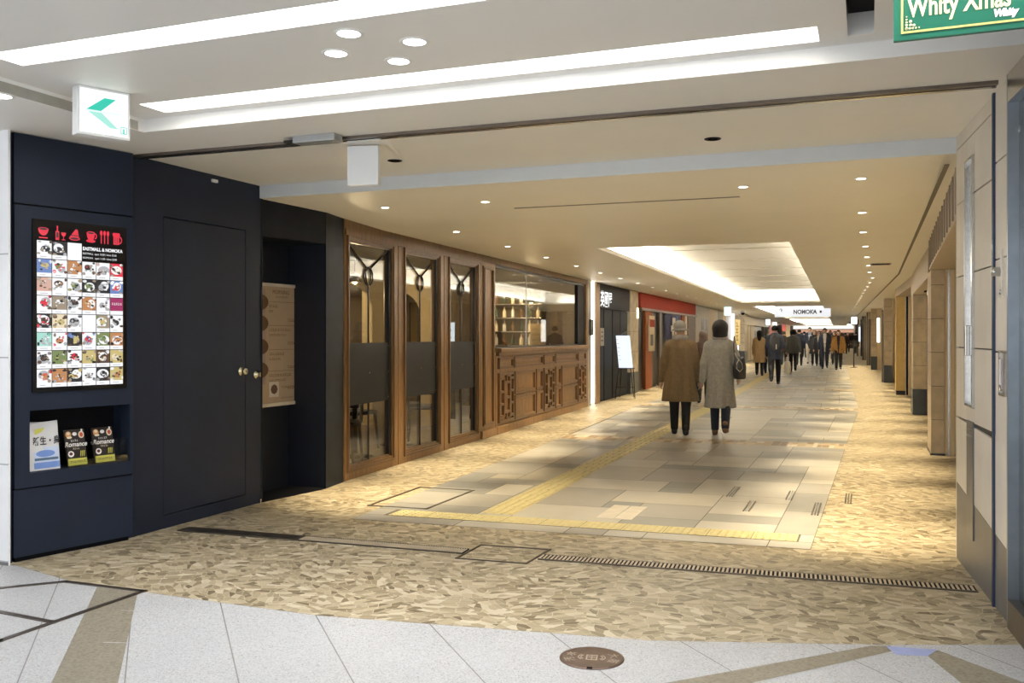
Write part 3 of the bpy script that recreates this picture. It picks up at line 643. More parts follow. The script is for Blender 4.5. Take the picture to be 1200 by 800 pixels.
# ---- dark alcove with hanging menu
mb = MB()
ALC = M('alcove_shaded_navy', (.006, .008, .015), .5, var=.2); mb.prism([(-5.25, 6.57), (-4.82, 6.57), (-4.69, 7.36), (-4.73, 7.74), (-5.25, 7.74)], 2.27, 2.60, NAVY2); mb.box(-5.30, -5.10, 6.50, 7.75, 0, 2.60, ALC); mb.prism([(-5.2, 7.362), (-4.70, 7.362), (-4.745, 7.742), (-5.2, 7.742)], 0, 2.58, ALC); mb.prism([(-4.70, 7.36), (-4.685, 7.36), (-4.735, 7.745), (-4.75, 7.745)], 0, 2.58, NAVY2); mb.prism([(-5.2, 6.56), (-4.80, 6.56), (-4.68, 7.36), (-5.2, 7.36)], -.02, .004, BLACK); pass  # darker navy inside: the alcove's shade is put into the colour
struct('wall_left', mb)
POST = M('menu_paper', (.40, .31, .22), .35, var=.03); POSTE = M('menu_rail', (.55, .50, .44), .4); POSTD = M('menu_brown', (.10, .05, .03), .5); POSTP = M('menu_mauve', (.33, .25, .23), .5)
P_, Q_ = Vector((-5.06, 6.72, 0)), Vector((-5.03, 7.45, 0)); rz2 = ang(P_, Q_); WW = (Q_-P_).length
t = thing('hanging_menu', 'beige hanging menu poster with food photos in the dark alcove', 'poster', (P_.x, P_.y, 0), rz2)
mb = MB(); mb.box(0, WW, 0, .006, .80, 1.87, POST); mb.box(WW-.018, WW-.012, -.002, .0, .83, 1.84, M('menu_line', (.25, .17, .10), .5)); mb.box(.0, .22, -.002, 0, .98, 1.84, POSTP); mb.obj('sheet', t)
mb = MB(); mb.bev(-.01, WW+.01, -.012, .016, .775, .805, POSTE, .004); mb.obj('rail', t); mb = MB(); mb.bev(-.01, WW+.01, -.012, .016, 1.865, 1.895, POSTE, .004); mb.obj('rail', t)
mb = MB()
for k, z in enumerate((1.72, 1.53, 1.32, 1.11)):
    mb.poly([(.13+.13*math.cos(q), -.003, z+.075*math.sin(q)) for q in np.linspace(0, 2*PI, 20)[:-1]], POSTD)
    mb.poly([(.10+.06*math.cos(q), -.004, z+.03*math.sin(q)) for q in np.linspace(0, 2*PI, 16)[:-1]], POSTE)
mb.box(.27, .41, -.003, 0, .86, 1.0, POSTE); mb.poly([(.34+.05*math.cos(q), -.0045, .93+.045*math.sin(q)) for q in np.linspace(0, 2*PI, 9)[:-1]], POSTD)
mb.obj('food_photo', t)
mb = MB()
mb.text('MORNING', .052, .44, -.004, 1.80, POSTD, 'CENTER')
for z, n_ in ((1.67, .40), (1.455, .58), (1.235, .50), (1.04, .58)):
    mb.box(.27, .64, -.003, 0, z+.055, z+.058, POSTD); marks(mb, .27, n_, z+.004, .026, -.004, POSTD); marks(mb, .27, n_-.06, z-.040, .022, -.004, POSTD); marks(mb, .54, .64, z-.12, .028, -.004, POSTD)
marks(mb, .45, .64, .935, .022, -.004, POSTD); marks(mb, .44, .62, .84, .014, -.004, POSTD); marks(mb, .36, .54, 1.765, .018, -.004, POSTD)
mb.obj('lettering', t)
# ---- wooden facade
loc, rz, LW = fr(*WD); cw = 1/math.sin(rz)
def ws(y): return (y-WD[0][1])*cw
def wpt(s, d, z=0): return Matrix.Rotation(rz, 4, 'Z') @ Vector((s, d, 0)) + Vector((loc[0], loc[1], z))
ZW = 2.53
mb = MB()
mb.box(-.01, ws(17.78), -.012, .08, 2.44, ZW+.04, WOOD2); mb.box(0, ws(11.60), -.03, -.012, 2.40, 2.46, WOOD2)
o = struct('trim_2', mb, loc, rz)
def glazed(y0, y1, g0, g1, label):
    W = ws(y1)-ws(y0); a, b = ws(g0)-ws(y0), ws(g1)-ws(y0)
    t = thing('glazed_panel', label, 'glazed panel', wpt(ws(y0), 0), rz, 'tall wood framed panels')
    mb = MB(); mb.bev(0, a, 0, .09, 0, 2.44, WOOD, .006); mb.bev(b, W, 0, .09, 0, 2.44, WOOD, .006); mb.bev(a, b, 0, .09, 0, .10, WOOD, .006); mb.bev(a, b, 0, .09, 2.36, 2.44, WOOD, .006); mb.obj('frame', t)
    mb = MB()
    for k, (w, d) in enumerate(((.030, -.020), (.052, -.006), (.070, .012))):
        mb.frame(a-.045+.022*k, b+.045-.022*k, .075+.022*k, 2.405-.022*k, .024, d, d+.03, WOOD2)
    mb.obj('molding', t)
    mb = MB(); mb.box(a-.01, b+.01, .045, .051, .12, 2.38, GLASS); mb.obj('glass_pane', t)
    mb = MB(); mb.box(a, b, .022, .040, .725, 1.345, DKPANEL); 
    pn = mb.obj('solid_panel', t)
    mb = MB()
    for x in (a+.04, (a+b)/2, b-.04):
        for z in (.76, 1.035, 1.31):
            if x == (a+b)/2 and z != 1.035: continue
            mb.lathe([(.011, 0), (.009, -.005), (0, -.006)], (x, .022, z), BRASS, n=10, axis='y')
    mb.obj('stud', pn)
    mb = MB(); c = (a+b)/2; zr = 2.05
    mb.box(c-.010, c+.010, .030, .042, 1.345, zr-.11, IRON); mb.box(c-.010, c+.010, .030, .042, .14, .725, IRON)
    mb.tube([(a+.005, .036, 2.345), (c-.03, .036, zr+.06)], .0095, IRON, 6); mb.tube([(b-.005, .036, 2.345), (c+.03, .036, zr+.06)], .0095, IRON, 6)
    mb.box(b-.045, b, .012, .044, .13, 2.36, IRON)
    for dx, rx, rzz in ((0, .098, .092), (.0, .055, .088)): mb.tube([(c+dx+rx*math.cos(q), .036, zr-.02+rzz*math.sin(q)) for q in np.linspace(0, 2*PI, 25)[:-1]], .0085, IRON, 6, closed=True)
    mb.obj('tracery', t)
    return t
glazed(7.78, 8.985, 7.87, 8.83, 'wood framed glazed panel with black ring tracery, nearest the dark alcove')
glazed(9.0, 10.30, 9.18, 10.13, 'wood framed glazed panel with black ring tracery, middle of three')
glazed(10.315, 11.60, 10.49, 11.46, 'wood framed glazed panel with black ring tracery, next to the plain wooden pilaster')
t = thing('pilaster', 'plain wooden pilaster between the glazed panels and the bar counter', 'pilaster', wpt(ws(11.61), 0), rz); W = ws(12.22)-ws(11.61)
mb = MB(); mb.bev(0, W, 0, .10, 0, 2.44, WOOD, .006); mb.obj('shaft', t)
mb = MB(); mb.frame(.08, W-.10, .17, 2.38, .03, -.018, .004, WOOD2); mb.frame(.105, W-.125, .195, 2.355, .014, -.028, 0, WOOD2); mb.bev(.0, W, -.03, .0, 0, .11, WOOD, .006); mb.obj('molding', t)
t = thing('bar_counter', 'carved wooden bar counter front below the serving window', 'counter', wpt(ws(12.23), 0), rz); cs = lambda y: ws(y)-ws(12.23); W = cs(17.70)
mb = MB(); mb.bev(0, W, .0, .30, 0, 1.13, WOOD, .006); mb.bev(0, W, -.035, 0, 0, .115, WOOD, .006); mb.obj('body', t)
mb = MB(); mb.bev(-.0, W, -.09, .30, 1.175, 1.235, WOOD, .012); mb.bev(0, W, -.055, 0, 1.125, 1.18, WOOD2, .01); mb.obj('top_ledge', t)
def pan(y0, y1, z0, z1, par, w=.045):
    mb = MB(); a, b = cs(y0)+.02, cs(y1)-.02
    mb.frame(a, b, z0, z1, w, -.034, .002, WOOD2); mb.frame(a+w*.6, b-w*.6, z0+w*.6, z1-w*.6, w*.55, -.018, .002, WOOD); mb.bev(a+w+.05, b-w-.05, -.008, .003, z0+w+.035, z1-w-.035, WOOD, .004)
    mb.obj('panel', par)
for a, b in ((12.30, 13.0), (13.0, 14.58), (14.6, 15.30), (15.32, 16.93), (16.95, 17.62)): pan(a, b, .935, 1.095, t, .03)
for a, b, sp_ in ((13.03, 14.14, 1), (14.16, 14.58, 1), (15.33, 15.72, 1), (15.74, 16.93, 1)):
    pan(a, b, .15, .515, t); pan(a, b, .535, .875, t)
for a, b in ((12.30, 13.02), (14.61, 15.31), (16.95, 17.63)):
    A, B = cs(a)+.02, cs(b)-.02; C = (A+B)/2; h = (B-A)*.20; mb = MB()
    mb.frame(A, B, .15, .875, .04, -.034, .002, WOOD2)
    for x in (C-h, C+h): mb.box(x-.022, x+.022, -.040, .0, .24, .79, WOOD2)
    for z in (.30, .51, .73):
        mb.box(C-h, C+h, -.036, 0, z-.02, z+.02, WOOD2)
    for z in (.24, .79):
        mb.box(A+.04, C-h+.022, -.036, 0, z-.02, z+.02, WOOD2); mb.box(C+h-.022, B-.04, -.036, 0, z-.02, z+.02, WOOD2)
    for z in (.42, .60):
        mb.box(A+.03, C-h, -.036, 0, z-.018, z+.018, WOOD2); mb.box(C+h, B-.03, -.036, 0, z-.018, z+.018, WOOD2)
    mb.box(C-.022, C+.022, -.036, 0, .15, .30, WOOD2); mb.box(C-.022, C+.022, -.036, 0, .73, .875, WOOD2)
    o = mb.obj('panel', t); o['label'] = 'fretwork panel with crossing bars'
t = thing('serving_window', 'wide window above the carved bar counter', 'window', wpt(ws(12.23), 0), rz)
mb = MB(); mb.box(0, W, .03, .10, 2.40, 2.44, IRON); mb.box(0, .03, .03, .10, 1.235, 2.40, IRON); mb.box(cs(17.15), W, .03, .10, 1.235, 2.40, BLACK); mb.box(0, W, .03, .10, 1.235, 1.255, IRON); mb.obj('frame', t)
mb = MB(); mb.box(.03, cs(17.15), .06, .066, 1.255, 2.40, GLASS); mb.obj('glass_pane', t)
mb = MB(); mb.box(cs(13.9), cs(13.9)+.008, .055, .071, 1.255, 2.40, STEEL); mb.obj('joint', t)
mb = MB(); mb.box(0, .13, -.01, .10, 0, 2.46, WOOD); struct('trim_3', mb, wpt(ws(17.70), 0), rz)
# ================================================================== RESTAURANT BEHIND THE GLASS
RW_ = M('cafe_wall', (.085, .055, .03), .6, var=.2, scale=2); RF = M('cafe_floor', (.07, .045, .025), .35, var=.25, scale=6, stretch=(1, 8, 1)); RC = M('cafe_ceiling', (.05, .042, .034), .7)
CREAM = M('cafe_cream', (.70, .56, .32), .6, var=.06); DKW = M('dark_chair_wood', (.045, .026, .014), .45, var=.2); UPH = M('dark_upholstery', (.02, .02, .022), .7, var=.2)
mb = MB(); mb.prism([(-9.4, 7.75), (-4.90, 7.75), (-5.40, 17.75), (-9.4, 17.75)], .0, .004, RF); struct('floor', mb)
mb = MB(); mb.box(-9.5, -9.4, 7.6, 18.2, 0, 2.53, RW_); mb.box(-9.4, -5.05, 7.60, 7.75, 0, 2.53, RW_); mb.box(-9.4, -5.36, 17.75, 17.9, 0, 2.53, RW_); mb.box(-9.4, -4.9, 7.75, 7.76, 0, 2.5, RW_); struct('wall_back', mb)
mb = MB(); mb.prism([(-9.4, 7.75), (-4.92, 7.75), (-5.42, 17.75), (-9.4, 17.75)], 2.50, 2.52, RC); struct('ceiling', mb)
def arch(x, y, w, label):
    mb = MB(); pts = [(-w/2-.16, 0), (-w/2, 0)]+[(w/2*math.cos(q), 1.72+w/2*math.sin(q)) for q in np.linspace(PI, 0, 13)]+[(w/2, 0), (w/2+.16, 0), (w/2+.16, 2.45), (-w/2-.16, 2.45)]
    mb.prism(pts, -.10, .10, CREAM, 'y'); o = mb.obj('arch'); o.location = (x, y, .004); o.rotation_euler = (0, 0, math.radians(10)); return tag(o, label, 'arch')
arch(-6.8, 11.2, .85, 'cream plaster arch seen through the nearest glazed panel'); arch(-6.95, 13.0, .8, 'cream plaster arch deeper inside, seen through the middle glazed panel')
def chair_proto():
    t = bpy.data.objects.new('dining_chair', None); COL.objects.link(t)
    mb = MB(); mb.bev(-.21, .21, -.21, .21, .43, .48, UPH, .02); mb.obj('seat', t)
    mb = MB(); pts = [(-.20, .19, .45), (-.205, .22, .70), (-.17, .26, .92), (0, .275, .96), (.17, .26, .92), (.205, .22, .70), (.20, .19, .45)]
    mb.tube(pts, .018, DKW, 8); mb.bev(-.17, .17, .215, .245, .60, .88, UPH, .012); mb.obj('backrest', t)
    for x in (-.18, .18):
        for y in (-.18, .18):
            mb = MB(); mb.tube([(x, y, .44), (x*1.16, y*1.18, 0)], [.021, .014], DKW, 8); mb.obj('leg', t)
    return t
def table(x, y, label, r=.36):
    t = thing('cafe_table', label, 'table', (x, y, .004)); mb = MB(); mb.lathe([(0, .745), (r, .745), (r+.008, .732), (r, .715), (0, .715)], (0, 0, 0), M('table_top', (.24, .21, .17), .15), n=32); mb.obj('tabletop', t)
    mb = MB(); mb.lathe([(.035, .715), (.03, .05), (.05, .03)], (0, 0, 0), IRON, n=14); mb.obj('column', t); mb = MB(); mb.lathe([(.22, 0), (.22, .012), (.05, .035), (0, .035)], (0, 0, 0), IRON, n=24); mb.obj('foot', t)
c0 = chair_proto(); first = True
for x, y, r, lab in ((-5.42, 8.78, .3, 'dark dining chair close behind the nearest glazed panel'), (-6.0, 10.08, 2.9, 'dark dining chair between the two tables inside the cafe'), (-5.6, 11.2, .5, 'dark dining chair behind the third glazed panel'), (-6.3, 9.0, -1.2, 'dark dining chair deeper in the room by the first table'), (-6.1, 14.6, 1.6, 'dark dining chair below the left half of the serving window'), (-5.95, 16.2, 1.4, 'dark dining chair at the right end of the serving window')):
    c = c0 if first else dup(c0); first = False; c.location = (x, y, .004); c.rotation_euler = (0, 0, r); tag(c, lab, 'chair', 'cafe chairs')
table(-5.62, 9.45, 'round cafe table just behind the nearest glazed panel'); table(-5.72, 10.65, 'round cafe table behind the middle glazed panel')
mb = MB(); mb.bev(-.06, .06, -.04, .04, 0, .10, M('red_cloth', (.45, .04, .03), .6), .02); o = mb.obj('red_pouch'); o.location = (-5.52, 10.5, .749); tag(o, 'small red pouch lying on the cafe table', 'pouch')
# pendant lamps
LAMP = M('cafe_lamp', (1, .74, .40), emit=7.0)
def pend_proto():
    t = bpy.data.objects.new('pendant_lamp', None); COL.objects.link(t)
    mb = MB(); mb.tube([(0, 0, 0), (0, 0, -.35)], .005, IRON, 6); mb.obj('cord', t)
    mb = MB(); mb.lathe([(.012, -.33), (.05, -.37), (.085, -.45), (.08, -.45), (.045, -.375), (.01, -.34)], (0, 0, 0), IRON, n=18); mb.obj('shade', t)
    mb = MB(); mb.lathe([(0, -.40), (.03, -.41), (.036, -.44), (.02, -.468), (0, -.474)], (0, 0, 0), LAMP, n=14); mb.obj('bulb', t)
    l = bpy.data.lights.new('bulb', 'POINT'); l.energy = 14; l.color = (1, .76, .45); l.shadow_soft_size = .05; o = bpy.data.objects.new('bulb_light', l); COL.objects.link(o); o.parent = t; o.location = (0, 0, -.52)
    return t
p0 = pend_proto(); first = True
for x, y, lab in ((-5.65, 9.5, 'small pendant lamp above the nearest cafe table'), (-6.2, 11.7, 'small pendant lamp seen through the middle glazed panel'), (-7.4, 13.4, 'small pendant lamp deepest in the cafe'), (-6.15, 14.6, 'small pendant lamp behind the left half of the serving window'), (-6.0, 16.6, 'small pendant lamp at the right end of the serving window'), (-8.3, 11.5, 'small pendant lamp by the back wall of the cafe')):
    c = p0 if first else dup(p0); first = False; c.location = (x, y, 2.5); tag(c, lab, 'lamp', 'cafe pendant lamps')
area('cafe_glow', (-6.9, 16.9, 2.45), (0, 0, 0), 1.6, .8, 40, (1, .80, .5))
area('cafe_glow', (-8.0, 12.0, 2.45), (0, 0, 0), 1.2, 3.0, 26, (1, .80, .5))
# bar shelf with glassware against the end wall
t = thing('bar_shelf', 'open back bar shelf against the cafe end wall, seen through the serving window', 'shelf', (-6.85, 17.60, .004))
mb = MB(); mb.box(-.75, .75, .10, .14, .9, 2.3, M('shelf_back', (.11, .08, .045), .5)); mb.obj('back_panel', t)
for z in (1.20, 1.48, 1.76, 2.04):
    mb = MB(); mb.box(-.75, .75, -.12, .10, z, z+.02, STEEL); mb.obj('shelf_board', t)
for x in (-.75, .74):
    mb = MB(); mb.box(x, x+.012, -.12, .12, .9, 2.3, IRON); mb.obj('upright', t)
mb = MB(); mb.box(-.8, .8, -.55, -.12, .0, 1.02, RW_); mb.box(-.82, .82, -.58, -.12, 1.02, 1.06, CREAM); mb.obj('back_counter', t)
BOT = [M('bottle_green', (.03, .06, .03), .15), M('bottle_amber', (.13, .06, .02), .15), M('bottle_clear', (.65, .62, .55), .1), M('bottle_cream', (.75, .62, .42), .3)]
protos = []
for m in BOT:
    mb = MB(); mb.lathe([(.0, 0), (.036, 0), (.038, .02), (.038, .13), (.014, .18), (.013, .225), (0, .228)], (0, 0, 0), m, n=12); protos.append(mb)
bo = [None]*4; k = 0
CW = ['green', 'amber', 'clear', 'cream']; RWS = ['lowest', 'second', 'third', 'top']
for ri, z in enumerate((1.22, 1.50, 1.78, 2.06)):
    for j in range(8):
        q = (j*3+ri) % 4; x = -6.85-.64+.183*j
        if bo[q] is None: o = bo[q] = protos[q].obj('bottle')
        else: o = bo[q].copy(); COL.objects.link(o)
        o.location = (x, 17.59, z+.004); tag(o, '%s glass bottle on the %s board of the bar shelf, %s from its left end' % (CW[q], RWS[ri], ORD[j]), 'bottle', 'bottles on the bar shelf')
# lit posters inside the cafe
t = thing('menu_board', 'tan printed menu board standing behind the serving window', 'menu board', (-5.93, 16.75, 1.02)); mb = MB(); mb.bev(-.14, .14, -.012, .012, 0, .62, M('board_tan', (.42, .30, .14), .5), .006); mb.box(-.14, .14, .012, .03, -1.016, 0, IRON); mb.obj('panel', t); mb = MB()
for k in range(5): marks(mb, -.10, .10, .50-.10*k, .045, -.014, INK)
mb.obj('lettering', t)
t = thing('lit_poster', 'small backlit blue-white poster inside, seen through the third glazed panel', 'poster', (-6.62, 14.1, 1.22), .2); mb = MB(); mb.box(-.14, .14, 0, .03, 0, .42, EM('poster_white', (.72, .82, .92), 1.3)); mb.box(-.15, .15, .031, .05, -1.21, .43, IRON); mb.obj('lightbox', t); mb = MB(); marks(mb, -.09, .11, .15, .17, -.002, EM('poster_ink', (.05, .09, .14), 1), step=.10); mb.obj('lettering', t)
# ================================================================== LIT STONE PILASTER, BLACK SHOP
loc2, rzF, LF = fr(*FAR); fs = lambda y: (y-FAR[0][1])/math.sin(rzF)
def fpt(s, d, z=0): return Matrix.Rotation(rzF, 4, 'Z') @ Vector((s, d, 0)) + Vector((loc2[0], loc2[1], z))
def fthing(name, label, cat, y, group=None, d=0, z=0): return thing(name, label, cat, fpt(fs(y), d, z), rzF, group)
MARB = M('marble_light', (.42, .39, .35), .4, var=.25, scale=4)
mb = MB(); mb.box(fs(17.85), fs(18.12), .0, .25, 0, 2.53, MARB); mb.box(fs(18.42), fs(18.78), -.02, .25, 0, 2.53, WOOD); mb.box(fs(18.1), fs(18.45), .06, .2, 0, 2.53, MARB); struct('trim_4', mb, loc2, rzF)
t = fthing('light_strip', 'vertical glowing light strip beside the bar counter, floor to ceiling', 'light', 18.13); mb = MB(); mb.box(0, .28, .03, .055, .02, 2.52, M('strip_glow', (1, .93, .80), emit=3.2)); mb.obj('diffuser', t); mb = MB(); mb.box(-.01, 0, .0, .06, 0, 2.53, STEEL); mb.box(.28, .29, 0, .06, 0, 2.53, STEEL); mb.obj('channel', t)
area('strip_lamp', (.14, .02, 1.27), (PI/2, 0, 0), .24, 2.4, 26, (1, .92, .78), t)
t = fthing('plaque', 'small dark oval name plaque in front of the glowing light strip', 'plaque', 17.93, z=1.42, d=-.01); mb = MB(); mb.bev(0, .26, -.03, 0, 0, .33, IRON, .02); mb.obj('plate', t)
mb = MB(); mb.lathe([(.05, -.031), (.06, -.031), (.06, -.033), (.05, -.033), (.05, -.031)], (.13, 0, .24), STEEL, n=16, axis='y'); mb.lathe([(.05, -.031), (.06, -.031), (.06, -.033), (.05, -.033), (.05, -.031)], (.13, 0, .09), STEEL, n=16, axis='y'); mb.obj('ring_mark', t)
t = fthing('black_shopfront', 'black lacquered shopfront with large white characters', 'shopfront', 18.8, d=.02); L = fs(21.75)-fs(18.8)
mb = MB(); mb.box(0, L, .05, .12, 0, 2.52, BLACK); mb.box(0, L, -.03, .05, 2.0, 2.52, BLACK); mb.obj('fascia', t)
SM = M('smoked_panel', (.008, .010, .013), .6, var=.1, spec=.1)
for a, b in ((.03, .55), (.60, 1.35), (1.40, 2.15), (2.2, L-.02)):
    mb = MB(); mb.bev(a, b, .02, .05, .02, 1.98, SM if a != 1.40 else BLACK, .004); mb.obj('panel', t)
mb = MB(); mb.text('英國屋', .36, .04, -.034, 2.07, EM('sign_white', (1, 1, 1), 1.6), bold=.004); mb.obj('lettering', t)
t = fthing('paper_notice', 'small grey notice on the black shopfront under the white characters', 'notice', 18.82, z=1.2, d=-.012); mb = MB(); mb.box(.0, .34, -.004, 0, 0, .38, M('notice_grey', (.30, .27, .23), .6)); mb.obj('sheet', t); mb = MB()
for k in range(3): mb.box(.08, .25, -.006, -.004, .1+.09*k, .125+.09*k, INK)
mb.obj('print', t)
# easel sign
ez = math.radians(14); t = thing('easel_sign', 'glowing white board on a thin black easel before the black shopfront', 'sign', (-5.12, 20.35, .0), ez)
mb = MB(); B_ = [(-.18, -.02, 1.42), (.13, -.02, 1.42), (.20, .06, .69), (-.11, .06, .69)]
Y_ = .0
mb.add([(-.19, .05, 1.42), (.125, .05, 1.42), (.195, -.03, .69), (-.12, -.03, .69)] + [(-.19, .075, 1.42), (.125, .075, 1.42), (.195, -.005, .69), (-.12, -.005, .69)], [(3, 2, 1, 0), (4, 5, 6, 7), (0, 1, 5, 4), (1, 2, 6, 5), (2, 3, 7, 6), (3, 0, 4, 7)], EM('board_white', (.80, .88, 1.0), 1.15)); mb.obj('board', t)
mb = MB()
for k in range(6):
    z = 1.30-.09*k; mb.box(-.17+.01*k, -.145+.01*k+.015*(k % 3), .045-.0098*k+.008-.014, .045-.0098*k-.006, z, z+.03, EM('ink_blue', (.08, .10, .2)))
mb.obj('handwriting', t)
for a, b in (((-.12, -.0, .72), (-.20, -.06, 0)), ((.20, 0, .72), (.24, -.06, 0)), ((0, .08, 1.45), (-.10, .42, 0)), ((.05, .08, 1.45), (.22, .42, 0))):
    mb = MB(); mb.tube([a, b], .011, IRON, 6); mb.obj('leg', t)
mb = MB(); mb.tube([(-.16, -.05, .68), (.24, -.05, .68)], .011, IRON, 6); mb.tube([(-.19, -.03, .25), (.23, -.03, .25)], .008, IRON, 6); mb.tube([(-.1, .07, 1.44), (.06, .07, 1.56)], .008, IRON, 6); mb.obj('crossbar', t)
# stone columns
def column(name, label, x0, x1, y0, y1, base=.48, ch=.42, cat='column', mat=SAND, top=ZC):
    t = thing(name, label, cat, ((x0+x1)/2, (y0+y1)/2, 0), 0, 'stone columns'); w, d = (x1-x0)/2, (y1-y0)/2
    mb = MB(); mb.bev(-w-.008, w+.008, -d-.008, d+.008, 0, base, M('column_base', (.030, .036, .038), .35, var=.15), .004); mb.obj('base', t)
    mb = MB(); z = base
    while z < top-.01:
        z2 = min(top, z+ch); mb.bev(-w, w, -d, d, z+.003, z2-.003, mat, .004); z = z2
    mb.box(-w+.005, w-.005, -d+.005, d-.005, base, top, GROUT); mb.obj('shaft', t); return t
def xpx(px, y): u = (px-CX)/F; return y*(-math.sin(YAW)+math.cos(YAW)*u)/(math.cos(YAW)+math.sin(YAW)*u)
column('stone_column', 'sandstone column between the black shopfront and the red shop', -5.72, -5.36, 21.9, 22.74, .52, .5)
mb = MB(); mb.box(-.02, .0, -.01, .12, 0, .26, M('wash_glow', (1, .85, .55), emit=2)) ; o = mb.obj('light_wash_strip'); o.location = (-5.335, 22.55, 1.85); tag(o, 'slim glowing strip for the light wash on the sandstone column by the red shop', 'light wash')  # glowing strip stands in for light washing the column, not a fitting
# red shop
RED = M('fascia_red', (.22, .026, .014), .75, var=.12, spec=.12); ORG = M('pilaster_orange', (.20, .06, .02), .7, var=.12, spec=.2); DKD = M('dark_door', (.016, .012, .010), .4, var=.2); BRZ = M('bronze_strip', (.16, .13, .10), .4, metal=.6)
t = fthing('red_shopfront', 'dark shopfront under a long red fascia, behind the person in the brown coat', 'shopfront', 23.0, d=.0); S0 = fs(23.0); gy = lambda px: fs(wall_y(px, *FAR))-S0
mb = MB(); mb.box(0.02, gy(814.6), -.02, .3, 2.13, 2.52, RED); mb.obj('fascia', t); mb = MB(); mb.box(0, gy(815), -.06, .3, 2.07, 2.13, BRZ); mb.obj('fascia_edge', t)
mb = MB(); mb.box(0, gy(815), .25, .35, 0, 2.1, DKD); mb.obj('back_wall', t)
for a, b, m, nm in ((748, 756, DKD, 'door'), (757.5, 765, ORG, 'pilaster'), (766, 773, DKD, 'door'), (774, 777, BRZ, 'post'), (800, 803, ORG, 'pilaster'), (803.5, 806, M('lamp_paper', (.8, .7, .55), .5), 'post'), (807, 815, M('brown_door', (.10, .065, .04), .5), 'door')):
    mb = MB(); mb.bev(gy(a), gy(b), .02 if m is not DKD else .10, .2 if m is DKD else .10, 0, 2.07, m, .006); mb.obj(nm, t)
t2 = fthing('framed_poster', 'tall framed poster on the orange pilaster of the red shop', 'poster', 24.1, z=1.0, d=.0); mb = MB(); mb.bev(.05, .85, -.02, .02, 0, .95, M('frame_cream', (.50, .42, .30), .5), .006); mb.obj('frame', t2); mb = MB(); mb.box(.1, .8, -.024, -.02, .05, .9, M('poster_paper', (.55, .45, .30), .5)); mb.box(.12, .78, -.027, -.024, .65, .85, RED); mb.box(.2, .6, -.027, -.024, .15, .45, DKD); mb.obj('print', t2)
t2 = fthing('noren_curtain', 'dark blue shop curtain with white mark above the brown-coated man', 'curtain', wall_y(780, *FAR), z=1.3, d=-.0); mb = MB(); L = gy(797)-gy(780)
NB = M('noren_blue', (.02, .022, .07), .8)
n = 14
for k in range(n):
    a, b = L*k/n, L*(k+1)/n; f = lambda s: .02*math.sin(s*9); mb.add([(a, f(a), 0), (b, f(b), 0), (b, f(b), .74), (a, f(a), .74), (a, f(a)+.006, 0), (b, f(b)+.006, 0), (b, f(b)+.006, .74), (a, f(a)+.006, .74)], [(0, 1, 2, 3), (7, 6, 5, 4), (0, 4, 5, 1), (3, 2, 6, 7)], NB)
mb.obj('cloth', t2); mb = MB(); NW = M('noren_white', (.7, .68, .62), .7); mb.box(L*.38, L*.58, -.034, -.028, .42, .66, NW); mb.box(L*.28, L*.66, -.034, -.028, .24, .42, NW); mb.box(L*.36, L*.48, -.034, -.028, .03, .24, NW); mb.box(L*.54, L*.64, -.034, -.028, .03, .24, NW); mb.obj('mark', t2); mb = MB(); mb.tube([(-.1, 0, .75), (L+.1, 0, .75)], .012, DKW, 6); mb.obj('rod', t2)
# shops farther along the left
t = fthing('grey_shop_wall', 'pale grey panelled wall with dark slits past the red shop', 'shopfront', wall_y(815, *FAR)); S0 = fs(wall_y(815, *FAR)); GP = M('grey_panel', (.42, .38, .33), .5); OLV = M('olive_panel', (.14, .12, .07), .5); TAN = M('tan_panel', (.40, .30, .17), .5, var=.15); 
for a, b, m, nm, z0, z1 in ((815.3, 831, GP, 'wall_panel', 0, 2.5), (822, 825, DKD, 'slit', .2, 2.05), (827, 829.5, DKD, 'slit', .2, 2.05), (831, 837.5, SAND, 'stone_panel', 0, 2.5), (837.5, 841, GP, 'wall_panel', 0, 2.5), (841, 847.5, OLV, 'stone_panel', 0, 2.5), (847.5, 858, M('pale_gold', (.55, .42, .2), .5), 'stone_panel', 0, 2.5)):
    mb = MB(); d = .0 if nm != 'slit' else -.01; mb.bev(gy(a), gy(b), d, .3, z0, z1, m, .005); mb.obj(nm, t)
def lightbox(px0, px1, z0, z1, name, label, col, e, txt=None):
    y = wall_y(px0, *FAR); t = fthing(name, label, 'lit sign', y, z=z0, d=-.06); L = fs(wall_y(px1, *FAR))-fs(y); mb = MB(); mb.bev(0, L, -.06, .05, 0, z1-z0, EM(name+'_%.2f' % col[1], col, e), .01); mb.obj('face', t)
    mb = MB(); mb.box(-.02, L+.02, -.05, .058, -.02, 0, IRON); mb.box(-.02, L+.02, -.05, .058, z1-z0, z1-z0+.02, IRON); mb.obj('frame', t)
    if txt:
        mb = MB(); 
        for k in range(len(txt)): marks(mb, L*.15, L*.9, (z1-z0)-.36-.34*k, .27, -.064, INK, step=L*.75)
        mb.obj('lettering', t)
lightbox(854.5, 857.5, 1.05, 2.45, 'glowing_sign', 'bright white lit panel beside the yellow sign on the left', (1, .95, .85), 2.2)
lightbox(850.5, 853.5, 1.2, 2.3, 'lit_display', 'pale lit poster just left of the bright white panel', (.55, .5, .48), 1.0)
lightbox(858.5, 864.5, .95, 2.2, 'yellow_sign', 'yellow vertical sign with black characters on the left', (.75, .48, .08), .9, '居酒屋')
column('stone_column', 'wide sandstone column past the yellow sign, left of the tan coated woman', xpx(865.5, 48.5), xpx(872.5, 48.5), 48.5, 49.6, .62, .45)
t = fthing('tan_shopfront', 'tan panelled shopfront behind the tan coated woman', 'shopfront', 50.0); S0 = fs(50.0)
